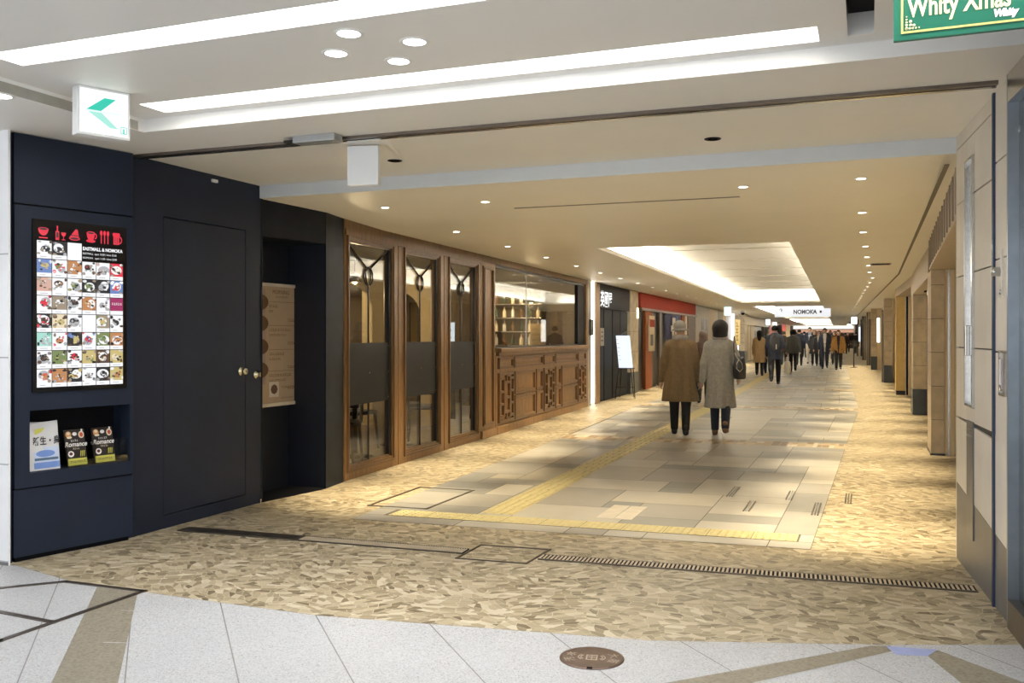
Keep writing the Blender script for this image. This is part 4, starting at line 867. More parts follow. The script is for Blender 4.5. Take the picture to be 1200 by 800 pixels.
mb = MB(); mb.bev(0, gy(894), -.1, .4, 2.0, 2.50, M('soffit_beige', (.46, .38, .27), .5), .01); mb.obj('fascia', t)
for k, (a, b) in enumerate(((873, 876), (876.4, 879.5), (880, 884))):
    mb = MB(); mb.bev(gy(a), gy(b), .0, .2, 0, 2.0, TAN, .01); mb.obj('panel', t)
mb = MB(); mb.box(gy(884), gy(894), .1, .2, 0, 2.0, DKD); mb.obj('doorway', t)
t = fthing('far_shop_row', 'dark shop row at the far left end behind the walking people', 'shopfront', wall_y(895, *FAR)); S0 = fs(wall_y(895, *FAR))
for a, b, m in ((895, 903, DKD), (903, 911, BRZ), (911.5, 917.5, DKD), (918, 921, BRZ), (921, 926, CREAM)):
    mb = MB(); mb.bev(gy(a), gy(b), 0, .3, 0, 2.5, m, .01); mb.obj('bay', t)
def banner_far(px0, px1, z0, z1, label, col):
    y = wall_y(px0, *FAR); t = fthing('hanging_banner', label, 'banner', y, z=z0, d=-.3, group='red banners far left'); L = fs(wall_y(px1, *FAR))-fs(y); mb = MB(); mb.bev(0, L, 0, .02, 0, z1-z0, col, .004); mb.obj('cloth', t); mb = MB(); mb.tube([(-.1, .01, z1-z0), (L+.1, .01, z1-z0)], .015, IRON, 6); mb.obj('rod', t)
BR_ = M('banner_red', (.60, .03, .02), .6); BR2 = M('banner_dark_red', (.42, .04, .03), .6)
banner_far(912, 917, .85, 2.35, 'tall bright red banner at the far left, above the brown-jacketed walker', BR_); banner_far(896, 902.5, 1.35, 2.05, 'short dark red banner at the far left behind the man in teal', BR2)
# hanging box signs
def hang_sign(label, x, y, w, h, ztop, rzz, face, drop=.0, name='hanging_sign', txt=None, emit=2.5, d=.07, zc_=None):
    t = thing(name, label, 'sign', (x, y, ztop), rzz); mb = MB(); mb.bev(-w/2, w/2, -d/2, d/2, -drop-h, -drop, WHITEPL, .006); mb.obj('housing', t)
    if drop:
        for s in (-1, 1):
            mb = MB(); mb.tube([(s*w*.3, 0, 0), (s*w*.3, 0, -drop)], .008, STEEL, 6); mb.obj('hanger', t)
    if face: mb = MB(); mb.box(-w/2+.015, w/2-.015, -d/2-.003, -d/2+.001, -drop-h+.015, -drop-.015, face); mb.obj('face', t)
    return t
EXW = EM('exit_white', (.92, 1.0, .97), 1.35); EXG = EM('exit_green', (.02, .62, .46), 1.0); EXG2 = EM('exit_mint', (.40, .85, .74), 1.0)
t = hang_sign('white lit exit sign with green left arrow, hanging over the navy pillar', -3.93, 3.92, .285, .265, ZA, math.radians(66), EXW, d=.075)
mb = MB(); yy = -.0415; c = 0
mb.poly([(-.098, yy, -.128), (.0, yy, -.052), (.062, yy, -.052), (-.02, yy, -.128)][::-1], EXG); mb.poly([(-.098, yy, -.130), (-.02, yy, -.130), (.075, yy, -.212), (.03, yy, -.212)][::-1], EXG2)
mb.poly([(-.09, yy-.0003, -.126), (.085, yy-.0003, -.126), (.085, yy-.0003, -.136), (-.09, yy-.0003, -.136)][::-1], EM('exit_pale', (.75, .96, .9), 1.1)); mb.obj('arrow', t)
mb = MB(); mb.frame(.088, .122, -.235, -.195, .004, yy, yy+.002, EXG); mb.box(.101, .109, yy, yy+.002, -.232, -.205, EXG); mb.obj('running_figure_mark', t)
t = hang_sign('blank white box sign hanging from the ceiling by the shutter track', -3.13, 5.38, .215, .262, ZB-.01, math.radians(12), None, d=.06)
for px, py, s, lab in ((849, 361, .34, 'small lit exit sign at the end of the left downlight row'),):
    p = at(px, py, ZC); hang_sign(lab, p.x+.35, 36.5, s*.85, s, ZC, 0, EM('far_exit', (.75, 1, .95), 2.0), .0)
hang_sign('small bright lit sign on the right of the ceiling, in front of the far columns', xpx(1001, 52), 52, .30, .40, ZC, 0, EM('far_white', (1, .98, .92), 3.0), .12)
hang_sign('tiny lit sign on the right, the farther of two over the crowd', xpx(995.5, 76), 76, .34, .30, ZC, 0, EM('far_white', (1, .98, .92), 3.0), .22)
hang_sign('tiny lit sign over the tan shopfront on the far left', xpx(900, 62), 62, .3, .36, ZC, 0, EM('far_white', (1, .98, .92), 3.0), .05)
hang_sign('tiny lit sign at the far left behind the man in navy', xpx(908, 72), 72, .3, .3, ZC, 0, EM('far_white', (1, .98, .92), 3.0), .1)
t = thing('overhead_sign', 'wide white lit sign hanging in the second coffer with small black letters', 'sign', (xpx(940.5, 40), 40, 2.84), -.03); mb = MB(); mb.bev(-1.12, 1.12, -.06, .06, -.66, -.10, WHITEPL, .01); mb.obj('housing', t); mb = MB(); mb.box(-1.10, 1.10, -.064, -.059, -.64, -.12, EM('overhead_white', (.90, .92, .97), .95)); mb.obj('face', t); mb = MB(); mb.box(-1.12, 1.12, -.07, .07, -.10, -.02, EM('overhead_edge', (.06, .06, .09))); mb.obj('top_rail', t)
mb = MB(); mb.text('NOMOKA', .24, -.36, -.068, -.52, INK, sx=.85, bold=.010); mb.text('↑', .22, -.95, -.066, -.45, INK); marks(mb, .40, .56, -.45, .09, -.066, INK); mb.box(.68, .76, -.067, -.065, -.49, -.39, INK); mb.obj('lettering', t)
t = thing('security_camera', 'black dome camera on the ceiling before the wide sandstone column', 'camera', (xpx(870.5, 43), 43, ZC)); mb = MB(); mb.lathe([(.11, .01), (.11, -.05), (.10, -.07)], (0, 0, 0), WHITEPL, n=16); mb.obj('base', t); mb = MB(); mb.lathe([(.09, -.07), (.085, -.12), (.05, -.17), (0, -.18)], (0, 0, 0), BLACK, n=16); mb.obj('dome', t)
# green holiday banner
t = thing('holiday_banner', 'green banner with gold lettering hanging from the ceiling at upper right', 'banner', (.087, 3.50, 2.45), math.radians(-1))
GRN = M('banner_green', (.006, .115, .068), .35, var=.04); GLD = M('banner_gold', (.60, .52, .16), .4, var=.04); GLD2 = M('banner_cream', (.72, .66, .36), .4)
mb = MB(); mb.bev(0, .66, 0, .018, 0, .285, GRN, .003); mb.obj('board', t)
mb = MB(); mb.box(.024, .64, -.003, .0, .024, .031, GLD); mb.box(.024, .031, -.003, 0, .031, .285, GLD)
for k in range(5): mb.lathe([(0, -.002), (.005-.0006*k, -.002), (.005-.0006*k, 0)], (.042+.010*k, 0, .040), GLD2, n=8, axis='y'); mb.lathe([(0, -.002), (.005-.0006*k, -.002), (.005-.0006*k, 0)], (.042, 0, .042+.010*k), GLD2, n=8, axis='y')
for a, b in ((.055, .052), (.066, .050), (.055, .064)): mb.lathe([(0, -.002), (.005, -.002), (.005, 0)], (a, 0, b), GLD2, n=8, axis='y')
mb.obj('gold_border', t)
mb = MB()
mb.text('Whity Xmas', .095, .046, -.002, .080, GLD2, bold=.0022, sx=.66); mb.obj('lettering', t)
mb = MB(); mb.text('Whity', .033, .312, -.002, .048, M('banner_white', (.85, .85, .82), .4), bold=.0025, shear=.2, sx=.85); mb.obj('small_wordmark', t)
for x in (.10, .56):
    mb = MB(); mb.tube([(x, .009, .28), (x, .009, .30)], .004, STEEL, 6); mb.obj('hanger', t)
# ================================================================== RIGHT SIDE
loc, rz, LR = fr(*RW)
def rs(y): return (RW[0][1]-y)/(-math.sin(rz))
def rpt(s, d, z=0): return Matrix.Rotation(rz, 4, 'Z') @ Vector((s, d, 0)) + Vector((loc[0], loc[1], z))
ZR = 2.78
# stone slabs: rows with open dark joints, split by the shutter guide; hole for the slim cabinet
n0, n1, yg = rs(6.19), rs(5.95), rs(5.42)
mb = MB()
mb.box(0, rs(5.06), .012, .35, 0, ZR, GROUT)
def slab(a, b, z0, z1, mat=STONE): mb.bev(a+.002, b-.002, 0, .014, z0+.004, z1-.004, mat, .002)
def basez(s): return .485-.095*s
for a, b in ((0, yg-.014), (yg+.014, rs(5.06))):
    mb.prism([(a, 0), (b, 0), (b, basez(b)), (a, basez(a))], 0, .015, STONEB, 'y')
    mb.prism([(a, basez(a)+.004), (b, basez(b)+.004), (b, .90-.03), (a, .90)], 0, .014, STONE, 'y')
rows_l = [.905, 1.345, 1.79, 2.25, 2.60, ZR]
for z0, z1 in zip(rows_l, rows_l[1:]):
    if z0 < 2.4:
        if z1 <= 2.30 or True: slab(0, n0, z0, z1); slab(n1, yg-.014, z0, z1)
    else: slab(0, yg-.014, z0, z1)
slab(n0, n1, 2.474, 2.60); slab(n0, n1, .905, .997)
for z0, z1 in zip([.875, 1.335, 1.815, 2.32, ZR], [1.335, 1.815, 2.32, ZR]): slab(yg+.014, rs(5.06), z0, z1)
mb.box(-.02, 0, 0, .5, 0, ZR, STONE)
struct('wall_right', mb, loc, rz)
mb = MB(); mb.box(yg-.014, yg+.014, -.012, .03, 0, ZR-.08, M('guide_navy', (.04, .06, .12), .35, metal=.4)); mb.box(yg-.004, yg+.004, -.0125, 0, 0, ZR-.1, BLACK); o = mb.obj('shutter_guide'); o.location = loc; o.rotation_euler = (0, 0, rz); o['kind'] = 'structure'
# slim steel framed cabinet in the wall
t = thing('wall_cabinet', 'tall slim steel framed glass cabinet set in the right stone wall', 'cabinet', loc, rz)
mb = MB(); mb.frame(n0, n1, 1.00, 2.47, .014, -.014, .014, STEEL); mb.obj('frame', t)
mb = MB(); mb.box(n0+.014, n1-.014, .004, .012, 1.014, 2.456, M('mirror_grey', (.42, .39, .36), .10, metal=1, var=.02)); mb.obj('mirror_door', t)
mb = MB(); mb.bev(n0+.03, n0+.07, -.02, .004, 1.30, 1.48, STEEL, .004); mb.obj('handle', t)
t = thing('louver_panel', 'narrow dark metal panel low in the right stone wall, under the slim cabinet', 'panel', loc, rz); mb = MB(); mb.bev(rs(6.15), rs(5.96), -.008, .012, .225, .915, M('dark_pewter', (.12, .12, .125), .35, metal=.6), .003); mb.obj('plate', t)
mb = MB()
for k in range(3): mb.box(rs(6.13), rs(5.98), -.011, -.008, .86-.02*k, .868-.02*k, STEEL)
mb.obj('slot', t)
t = thing('card_reader', 'steel recessed switch box in the stone wall right of the shutter guide', 'switch box', loc, rz); a, b = rs(5.29), rs(5.15); mb = MB(); mb.frame(a, b, 1.115, 1.345, .012, -.010, .006, STEEL); mb.obj('frame', t); mb = MB(); mb.box(a+.012, b-.012, -.002, .004, 1.127, 1.333, M('pewter_back', (.22, .20, .18), .3, metal=.6)); mb.obj('back_plate', t)
mb = MB(); mb.bev(a+.03, a+.055, -.014, 0, 1.17, 1.30, WHITEPL, .003); mb.bev(a+.075, a+.10, -.014, 0, 1.15, 1.30, M('label_mauve', (.4, .34, .36), .5), .003); mb.bev(a+.03, a+.05, -.016, 0, 1.14, 1.16, BRASS, .003); mb.obj('switch', t)
t = thing('door_lever', 'steel cylinder on a pale vertical strip high on the right stone wall', 'wall fitting', loc, rz); mb = MB(); mb.bev(rs(5.265), rs(5.225), -.008, .004, 1.61, 1.86, M('strip_cream', (.62, .58, .52), .4), .003); mb.obj('strip', t)
mb = MB(); mb.lathe([(0, -.045), (.022, -.045), (.024, -.041), (.024, .0)], (rs(5.27), 0, 1.745), STEEL, n=20, axis='y'); mb.obj('cylinder', t); mb = MB(); mb.lathe([(.012, -.015), (.014, -.013), (.014, 0)], (rs(5.245), 0, 1.64), STEEL, n=14, axis='y'); mb.obj('button', t)
# shop window at the far right edge
t = thing('display_window', 'steel framed shop window at the right edge of the picture', 'window', rpt(rs(5.06), 0), rz); Wd = 1.9
mb = MB(); mb.box(0, .02, -.02, .10, 0, ZR, M('frame_slate', (.20, .23, .27), .3, metal=.7)); mb.box(Wd-.03, Wd, -.02, .1, 0, ZR, STEEL); mb.box(.02, Wd, -.02, .10, 0, .14, DKSTEEL); mb.box(.02, Wd, -.02, .1, 2.55, ZR, STEEL); mb.obj('frame', t)
mb = MB(); mb.box(.02, Wd-.03, .03, .04, .14, 2.55, GLASS); mb.obj('glass_pane', t)
mb = MB(); mb.box(.0, Wd, .5, .55, 0, ZR, M('display_brown', (.16, .08, .05), .5, var=.3)); mb.box(.02, Wd, .05, .5, .14, 1.16, M('display_plinth', (.40, .39, .36), .5)); mb.box(.02, Wd, .06, .5, 1.16, 1.22, WOOD); mb.box(.02, .04, .05, .5, 1.22, ZR, M('display_blue_grey', (.30, .36, .45), .5)); mb.obj('display_case', t)
mb = MB(); mb.bev(-.30, .30, -.08, .08, 0, .30, M('blue_cushion', (.05, .14, .25), .7), .03); o = mb.obj('blue_box'); o.location = rpt(rs(5.06)+.4, .25, 1.222); o.rotation_euler = (0, 0, rz); tag(o, 'blue padded box on display behind the right edge shop window', 'box')
mb = MB(); mb.bev(-.2, .2, -.01, .01, 0, .34, M('sign_blue', (.05, .17, .55), .4), .004); o = mb.obj('blue_sign'); o.location = rpt(rs(5.06)+.28, .47, 2.06); o.rotation_euler = (0, 0, rz); tag(o, 'blue board high inside the right edge shop window, standing for a sign reflection', 'sign')  # blue board modelled in place of a sign's reflection in the glass
# right side behind the stone wall: shop openings, headers, columns
def xr(y): return lerp_pts([(6.5, .54), (12, .70), (18.2, .78), (24, .66), (30, .50), (41, .18), (110, -1.80)], y)
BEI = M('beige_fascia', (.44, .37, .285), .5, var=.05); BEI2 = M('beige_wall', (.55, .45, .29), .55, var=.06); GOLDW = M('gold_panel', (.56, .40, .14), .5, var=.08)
mb = MB()
ys = [6.5, 12.6, 18.4, 24.2, 30.4, 41.5, 60, 85, YEND+1]
for a, b in zip(ys, ys[1:]):
    xa, xb = xr(a)+.85, xr(b)+.85; mb.add([(xa, a, 0), (xb, b, 0), (xb, b, ZC), (xa, a, ZC), (xa+.1, a, 0), (xb+.1, b, 0), (xb+.1, b, ZC), (xa+.1, a, ZC)], [(0, 3, 2, 1), (4, 5, 6, 7), (3, 7, 6, 2), (0, 1, 5, 4)], BEI2)
struct('wall_right', mb)
mb = MB()
def header(y0, y1, z, flutes):
    xa, xb = xr(y0)+.01, xr(y1)-.01
    mb.add([(xa, y0, z), (xb, y1, z), (xb, y1, ZC+.02), (xa, y0, ZC+.02), (xa+.9, y0, z), (xb+.9, y1, z), (xb+.9, y1, ZC+.02), (xa+.9, y0, ZC+.02)], [(0, 3, 2, 1), (4, 5, 6, 7), (3, 7, 6, 2), (0, 1, 5, 4), (0, 4, 7, 3), (1, 2, 6, 5)], BEI)
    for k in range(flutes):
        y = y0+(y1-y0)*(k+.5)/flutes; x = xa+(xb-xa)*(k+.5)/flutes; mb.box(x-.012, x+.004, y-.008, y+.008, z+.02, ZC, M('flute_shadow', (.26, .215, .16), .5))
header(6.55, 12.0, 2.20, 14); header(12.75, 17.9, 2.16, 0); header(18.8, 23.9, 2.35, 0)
struct('trim_5', mb)
def piece(mb, px0, px1, y, mat, z0=0, z1=ZC, d=.5):
    mb.bev(xpx(px0, y), xpx(px1, y), y, y+d, z0, z1, mat, .004)
def bay(label, y, pieces, name='shop_bay', cat='shop bay'):
    x0 = xpx(pieces[0][0], y); t = thing(name, label, cat, (x0, y, 0)); 
    for q in pieces:
        px0, px1, mat, nm = q[:4]; z0, z1, d = (q[4:]+(0, ZC, .5)[len(q)-4:])[:3]
        mb = MB(); mb.bev(xpx(px0, y)-x0, xpx(px1, y)-x0, 0, d, z0, z1, mat, .003); mb.obj(nm, t)
    return t
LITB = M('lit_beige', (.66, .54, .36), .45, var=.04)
column('stone_column', 'sandstone column nearest on the right, just past the grey stone wall', xpx(1091, 12.0), xpx(1107, 12.0), 12.0, 12.65, .02, .40, top=2.2)
bay('steel and beige door frame right of the nearest sandstone column', 12.02, [(1107.2, 1111, LITB, 'jamb', 0, 2.2, .3), (1111, 1114, STEEL, 'post', 0, 2.2, .25), (1114, 1118, LITB, 'jamb', 0, 2.2, .3), (1118, 1140, BEI2, 'panel', 0, 2.2, .2)], 'door_frame', 'door frame')
column('stone_column', 'sandstone column with dark base, second on the right', xpx(1070, 18.0), xpx(1086, 18.0), 18.0, 18.75, .46, .42)
bay('narrow steel frame right of the second sandstone column on the right', 18.02, [(1086.3, 1088, STEEL, 'post', 0, 2.15, .2), (1088, 1100, LITB, 'panel', 0, 2.15, .2)], 'door_frame', 'door frame')
bay('golden panel with dark skirting, between the second and third columns on the right', 23.9, [(1050, 1060.8, GOLDW, 'panel', .10, ZC, .6), (1050, 1060.8, IRON, 'skirting', 0, .10, .6), (1061, 1062, STEEL, 'post'), (1062, 1064.2, BLACK, 'door'), (1064.4, 1075, LITB, 'jamb')])
column('stone_column', 'sandstone column with dark base, third on the right', xpx(1036, 30.0), xpx(1045.5, 30.0), 30.0, 30.8, .52, .44)
bay('brown door edge left of the third sandstone column on the right', 30.3, [(1033.3, 1035.4, BRZ, 'door', 0, 2.2, .3)])
bay('lit cream wall strip right of the third sandstone column on the right', 30.1, [(1046.2, 1049.5, LITB, 'wall_panel', 0, ZC, .3), (1047, 1048.3, IRON, 'skirting', 0, .12, .29)])
column('stone_column', 'sandstone column with dark base, fourth on the right', xpx(1020.8, 41.0), xpx(1027.8, 41.0), 41.0, 42.0, .55, .45)
bay('cream wall end right of the fourth sandstone column', 40.6, [(1028.2, 1033.2, LITB, 'wall_panel')])
t = thing('glowing_sign', 'upright glowing sign on the cream wall between the third and fourth columns', 'lit sign', (xpx(1027.8, 38), 38, 1.15)); mb = MB(); mb.bev(0, .10, 0, .5, 0, .95, EM('panel_glow', (1, .96, .85), 2.6), .01); mb.obj('face', t); mb = MB(); mb.box(-.0, .11, .0, .51, -.03, 0, IRON); mb.box(0, .11, 0, .51, .95, .98, IRON); mb.obj('frame', t)
bay('bronze framed shop front past the fourth column', 47, [(1015.5, 1017.3, BRZ, 'post'), (1017.5, 1020.4, M('bronze_dark', (.10, .075, .05), .4), 'door', 0, 2.2), (1017.5, 1020.4, BEI, 'transom', 2.2, ZC)])
bay('dark shop front beyond the bronze one on the right', 57, [(1010.3, 1012.3, DKD, 'post'), (1012.4, 1015.3, OLV, 'door')])
bay('black shop front with lit screen, far along the right', 68, [(1004.2, 1006, DKD, 'post'), (1006.2, 1008.2, EM('far_screen', (.75, .85, 1), 1.8), 'screen', 1.0, 2.0, .2), (1008.4, 1010.5, BLACK, 'door')])
bay('last grey post on the far right before the corridor end', 82, [(1000.5, 1002, GP, 'post'), (1002.2, 1004, DKD, 'door')])
# projecting shop sign
t = thing('projecting_sign', 'black raised characters on a glowing backing under the right ceiling edge', 'sign', (xpx(1084, 17), 16.6, 2.13)); x0 = -.10
mb = MB(); mb.bev(.03, .06, -.02, .30, -.04, .44, EM('sign_glow', (1, .93, .8), 2.2), .006); mb.obj('back_light', t)
for k in range(4):
    mb = MB(); z = .30-.098*k; mb.box(-.03, .005, -.03, .05, z, z+.085, BLACK); mb.box(-.03, .005, -.03+.05, .14, z+.03, z+.052, BLACK); mb.box(-.03, .005, .12, .16, z, z+.085, BLACK); mb.box(.0, .035, .04, .06, z+.035, z+.047, IRON); mb.obj('letter', t)
for x, y, z, lab in ((.52, 13.4, 2.42, 'warm glow'),):
    pass
def uplight(x, y, p): area('edge_lamp', (x, y, 2.44), (PI, 0, 0), .1, 1.2, p, WARM2)
# end of the passage
mb = MB(); mb.box(-10, 3, YEND, YEND+.3, 0, 2.53, M('end_wall', (.05, .03, .03), .6)); struct('wall_back', mb)
t = thing('end_shopfront', 'dark shopfront with a red fascia closing the far end of the passage', 'shopfront', (-4.5, YEND-.3, 0)); mb = MB(); mb.box(-3.2, 3.3, 0, .2, 1.75, 2.05, EM('end_peach', (.85, .45, .3), .8)); mb.obj('fascia', t); mb = MB(); mb.box(-3.2, 3.3, -.05, .2, 2.15, 2.5, EM('end_white', (1, .9, .75), 1.4)); mb.obj('light_band', t); mb = MB(); mb.box(-3.2, 3.3, .1, .2, 0, 1.75, M('end_dark', (.03, .012, .012), .5)); mb.obj('back_panel', t)
# pole with a sign at the right of the crowd
t = thing('sign_pole', 'thin dark sign pole standing right of the tan jacketed man', 'sign pole', tuple(at(1000.5, 430.5)))
mb = MB(); mb.lathe([(.16, 0), (.16, .015), (.03, .03), (0, .03)], (0, 0, 0), IRON, n=20); mb.obj('base', t); mb = MB(); mb.tube([(0, 0, .02), (0, 0, 1.25)], .025, DKW, 10); mb.obj('pole', t); mb = MB(); mb.bev(-.2, .2, -.02, .02, 1.2, 1.42, BLACK, .01); mb.obj('sign_board', t)
# ================================================================== PEOPLE
def surfnet(D, lo, h):
    nx, ny, nz = D.shape; ins = D < 0
    cs = np.zeros((nx-1, ny-1, nz-1, 3), np.float32); cn = np.zeros((nx-1, ny-1, nz-1), np.float32)
    quads = []
    def sl(o, n, cut): return slice(o, n-1+o-0) if cut else None
    idx = np.indices((nx-1, ny-1, nz-1))
    crossing = []
    for ax in range(3):
        A = [slice(None)]*3; B = [slice(None)]*3; A[ax] = slice(0, -1); B[ax] = slice(1, None)
        a, b = D[tuple(A)], D[tuple(B)]; cr = (a < 0) != (b < 0)
        I = np.argwhere(cr); va = a[cr]; vb = b[cr]; t = va/(va-vb)
        P = I.astype(np.float32); P[:, ax] += t
        o1, o2 = [k for k in range(3) if k != ax]
        cells = []
        for d1, d2 in ((0, 0), (-1, 0), (-1, -1), (0, -1)):
            C = I.copy(); C[:, o1] += d1; C[:, o2] += d2; cells.append(C)
        ok = np.ones(len(I), bool)
        for C in cells: ok &= (C >= 0).all(1) & (C < np.array([nx-1, ny-1, nz-1])).all(1)
        for C in cells:
            Cc = C[ok]; np.add.at(cs, (Cc[:, 0], Cc[:, 1], Cc[:, 2]), P[ok]); np.add.at(cn, (Cc[:, 0], Cc[:, 1], Cc[:, 2]), 1)
        crossing.append((ax, [C[ok] for C in cells], (va[ok] < 0)))
    vid = -np.ones(cn.shape, int); m = cn > 0; vid[m] = np.arange(m.sum())
    V = cs[m]/cn[m][:, None]*h+np.array(lo)
    for ax, cells, neg in crossing:
        q = np.stack([vid[C[:, 0], C[:, 1], C[:, 2]] for C in cells], 1)
        flip = neg if ax != 1 else ~neg
        q[~flip] = q[~flip][:, ::-1]; quads.append(q)
    return V, np.concatenate(quads)
class SDF:
    def __init__(s, lo, hi, h):
        s.lo = np.array(lo, float); s.h = h; n = np.ceil((np.array(hi)-s.lo)/h).astype(int)+1
        s.ax = [s.lo[i]+h*np.arange(n[i]) for i in range(3)]; s.D = np.full(tuple(n), 1.0, np.float32)
    def sub(s, lo, hi):
        sl = []
        for i in range(3):
            a = max(0, int((lo[i]-s.lo[i])/s.h)); b = min(len(s.ax[i]), int((hi[i]-s.lo[i])/s.h)+2); sl.append(slice(a, max(a, b)))
        return tuple(sl), np.meshgrid(*[s.ax[i][sl[i]] for i in range(3)], indexing='ij', sparse=True)
    def put(s, sl, d, k):
        o = s.D[sl]
        if k > 0:
            hh = np.clip(.5+.5*(o-d)/k, 0, 1); s.D[sl] = o*(1-hh)+d*hh-k*hh*(1-hh)
        else: s.D[sl] = np.minimum(o, d)
    def cap(s, a, b, r0, r1, k=.02, sy=1.0):
        a = np.array(a, float); b = np.array(b, float); r = max(r0, r1)*max(1, 1/sy)+k+3*s.h
        sl, (X, Y, Z) = s.sub(np.minimum(a, b)-r, np.maximum(a, b)+r)
        ab = b-a; ab2 = ab*np.array([1, sy, 1]); L = max((ab2*ab2).sum(), 1e-9)
        x, y, z = X-a[0], (Y-a[1])*sy, Z-a[2]
        t = np.clip((x*ab2[0]+y*ab2[1]+z*ab2[2])/L, 0, 1)
        d = np.sqrt((x-t*ab2[0])**2+(y-t*ab2[1])**2+(z-t*ab2[2])**2)-(r0+(r1-r0)*t); s.put(sl, d.astype(np.float32), k)
    def ell(s, c, r, k=.02):
        c = np.array(c, float); r = np.array(r, float); sl, (X, Y, Z) = s.sub(c-r-k-3*s.h, c+r+k+3*s.h)
        q = np.sqrt(((X-c[0])/r[0])**2+((Y-c[1])/r[1])**2+((Z-c[2])/r[2])**2); s.put(sl, ((q-1)*r.min()).astype(np.float32), k)
    def tower(s, prof, k=.02, yc=0.0, fold=0.0, nf=9, ph=0.0):   # prof: list of (z, halfwidth x, halfwidth y, y offset, x offset)
        z = [p[0] for p in prof]; W = max(max(p[1], p[2]) for p in prof)+.08
        sl, (X, Y, Z) = s.sub((-W-.1, -W-.15, z[0]-.05), (W+.1, W+.15, z[-1]+.05))
        zz = Z[0, 0]; wx = np.interp(zz, z, [p[1] for p in prof]); wy = np.interp(zz, z, [p[2] for p in prof]); oy = np.interp(zz, z, [p[3] for p in prof]); ox = np.interp(zz, z, [p[4] if len(p) > 4 else 0 for p in prof])
        x = (X-ox)/wx; y = (Y-oy)/wy; q = np.sqrt(x*x+y*y); d = (q-1)*np.minimum(wx, wy)
        if fold:
            an = np.arctan2(y, x); w = np.clip((z[-1]-zz)/(z[-1]-z[0]), 0, 1); d = d-fold*w*np.sin(an*nf+ph+zz*3)-fold*.5*w*np.sin(an*(nf*2+1)-zz*5)
        d = np.maximum(np.maximum(d, z[0]-zz), zz-z[-1]); s.put(sl, np.broadcast_to(d, (sl[0].stop-sl[0].start, sl[1].stop-sl[1].start, sl[2].stop-sl[2].start)).astype(np.float32), k)
    def cut(s, f):
        X, Y, Z = np.meshgrid(*s.ax, indexing='ij', sparse=True); s.D = np.maximum(s.D, f(X, Y, Z)).astype(np.float32)
    def mesh(s, name, mats, parent, K=1.0, matf=None):
        V, Q = surfnet(s.D, s.lo, s.h); me = bpy.data.meshes.new(name); me.from_pydata((V*K).tolist(), [], Q.tolist())
        for m in (mats if isinstance(mats, list) else [mats]): me.materials.append(m)
        if matf is not None and len(Q):
            c = V[Q].mean(1); me.polygons.foreach_set('material_index', matf(c).astype(np.int32))
        me.polygons.foreach_set('use_smooth', [True]*len(me.polygons)); me.update()
        if name == 'person': return me
        o = bpy.data.objects.new(name, me); COL.objects.link(o); o.parent = parent; return o
SKIN = M('skin', (.52, .33, .235), .5, var=.04); LIP = M('lips', (.40, .17, .14), .5); EYE = M('eye_dark', (.03, .02, .018), .3)
CLOTH = {}
def cl(name, c, r=.85, var=.14): return M('cloth_'+name, c, r, var=var, scale=28)
HAIRB = M('hair_black', (.008, .006, .006), .75, var=.3, scale=40, spec=.15); HAIRBR = M('hair_brown', (.06, .032, .02), .5, var=.3, scale=40); HAIRG = M('hair_grey', (.25, .23, .21), .6, var=.2)
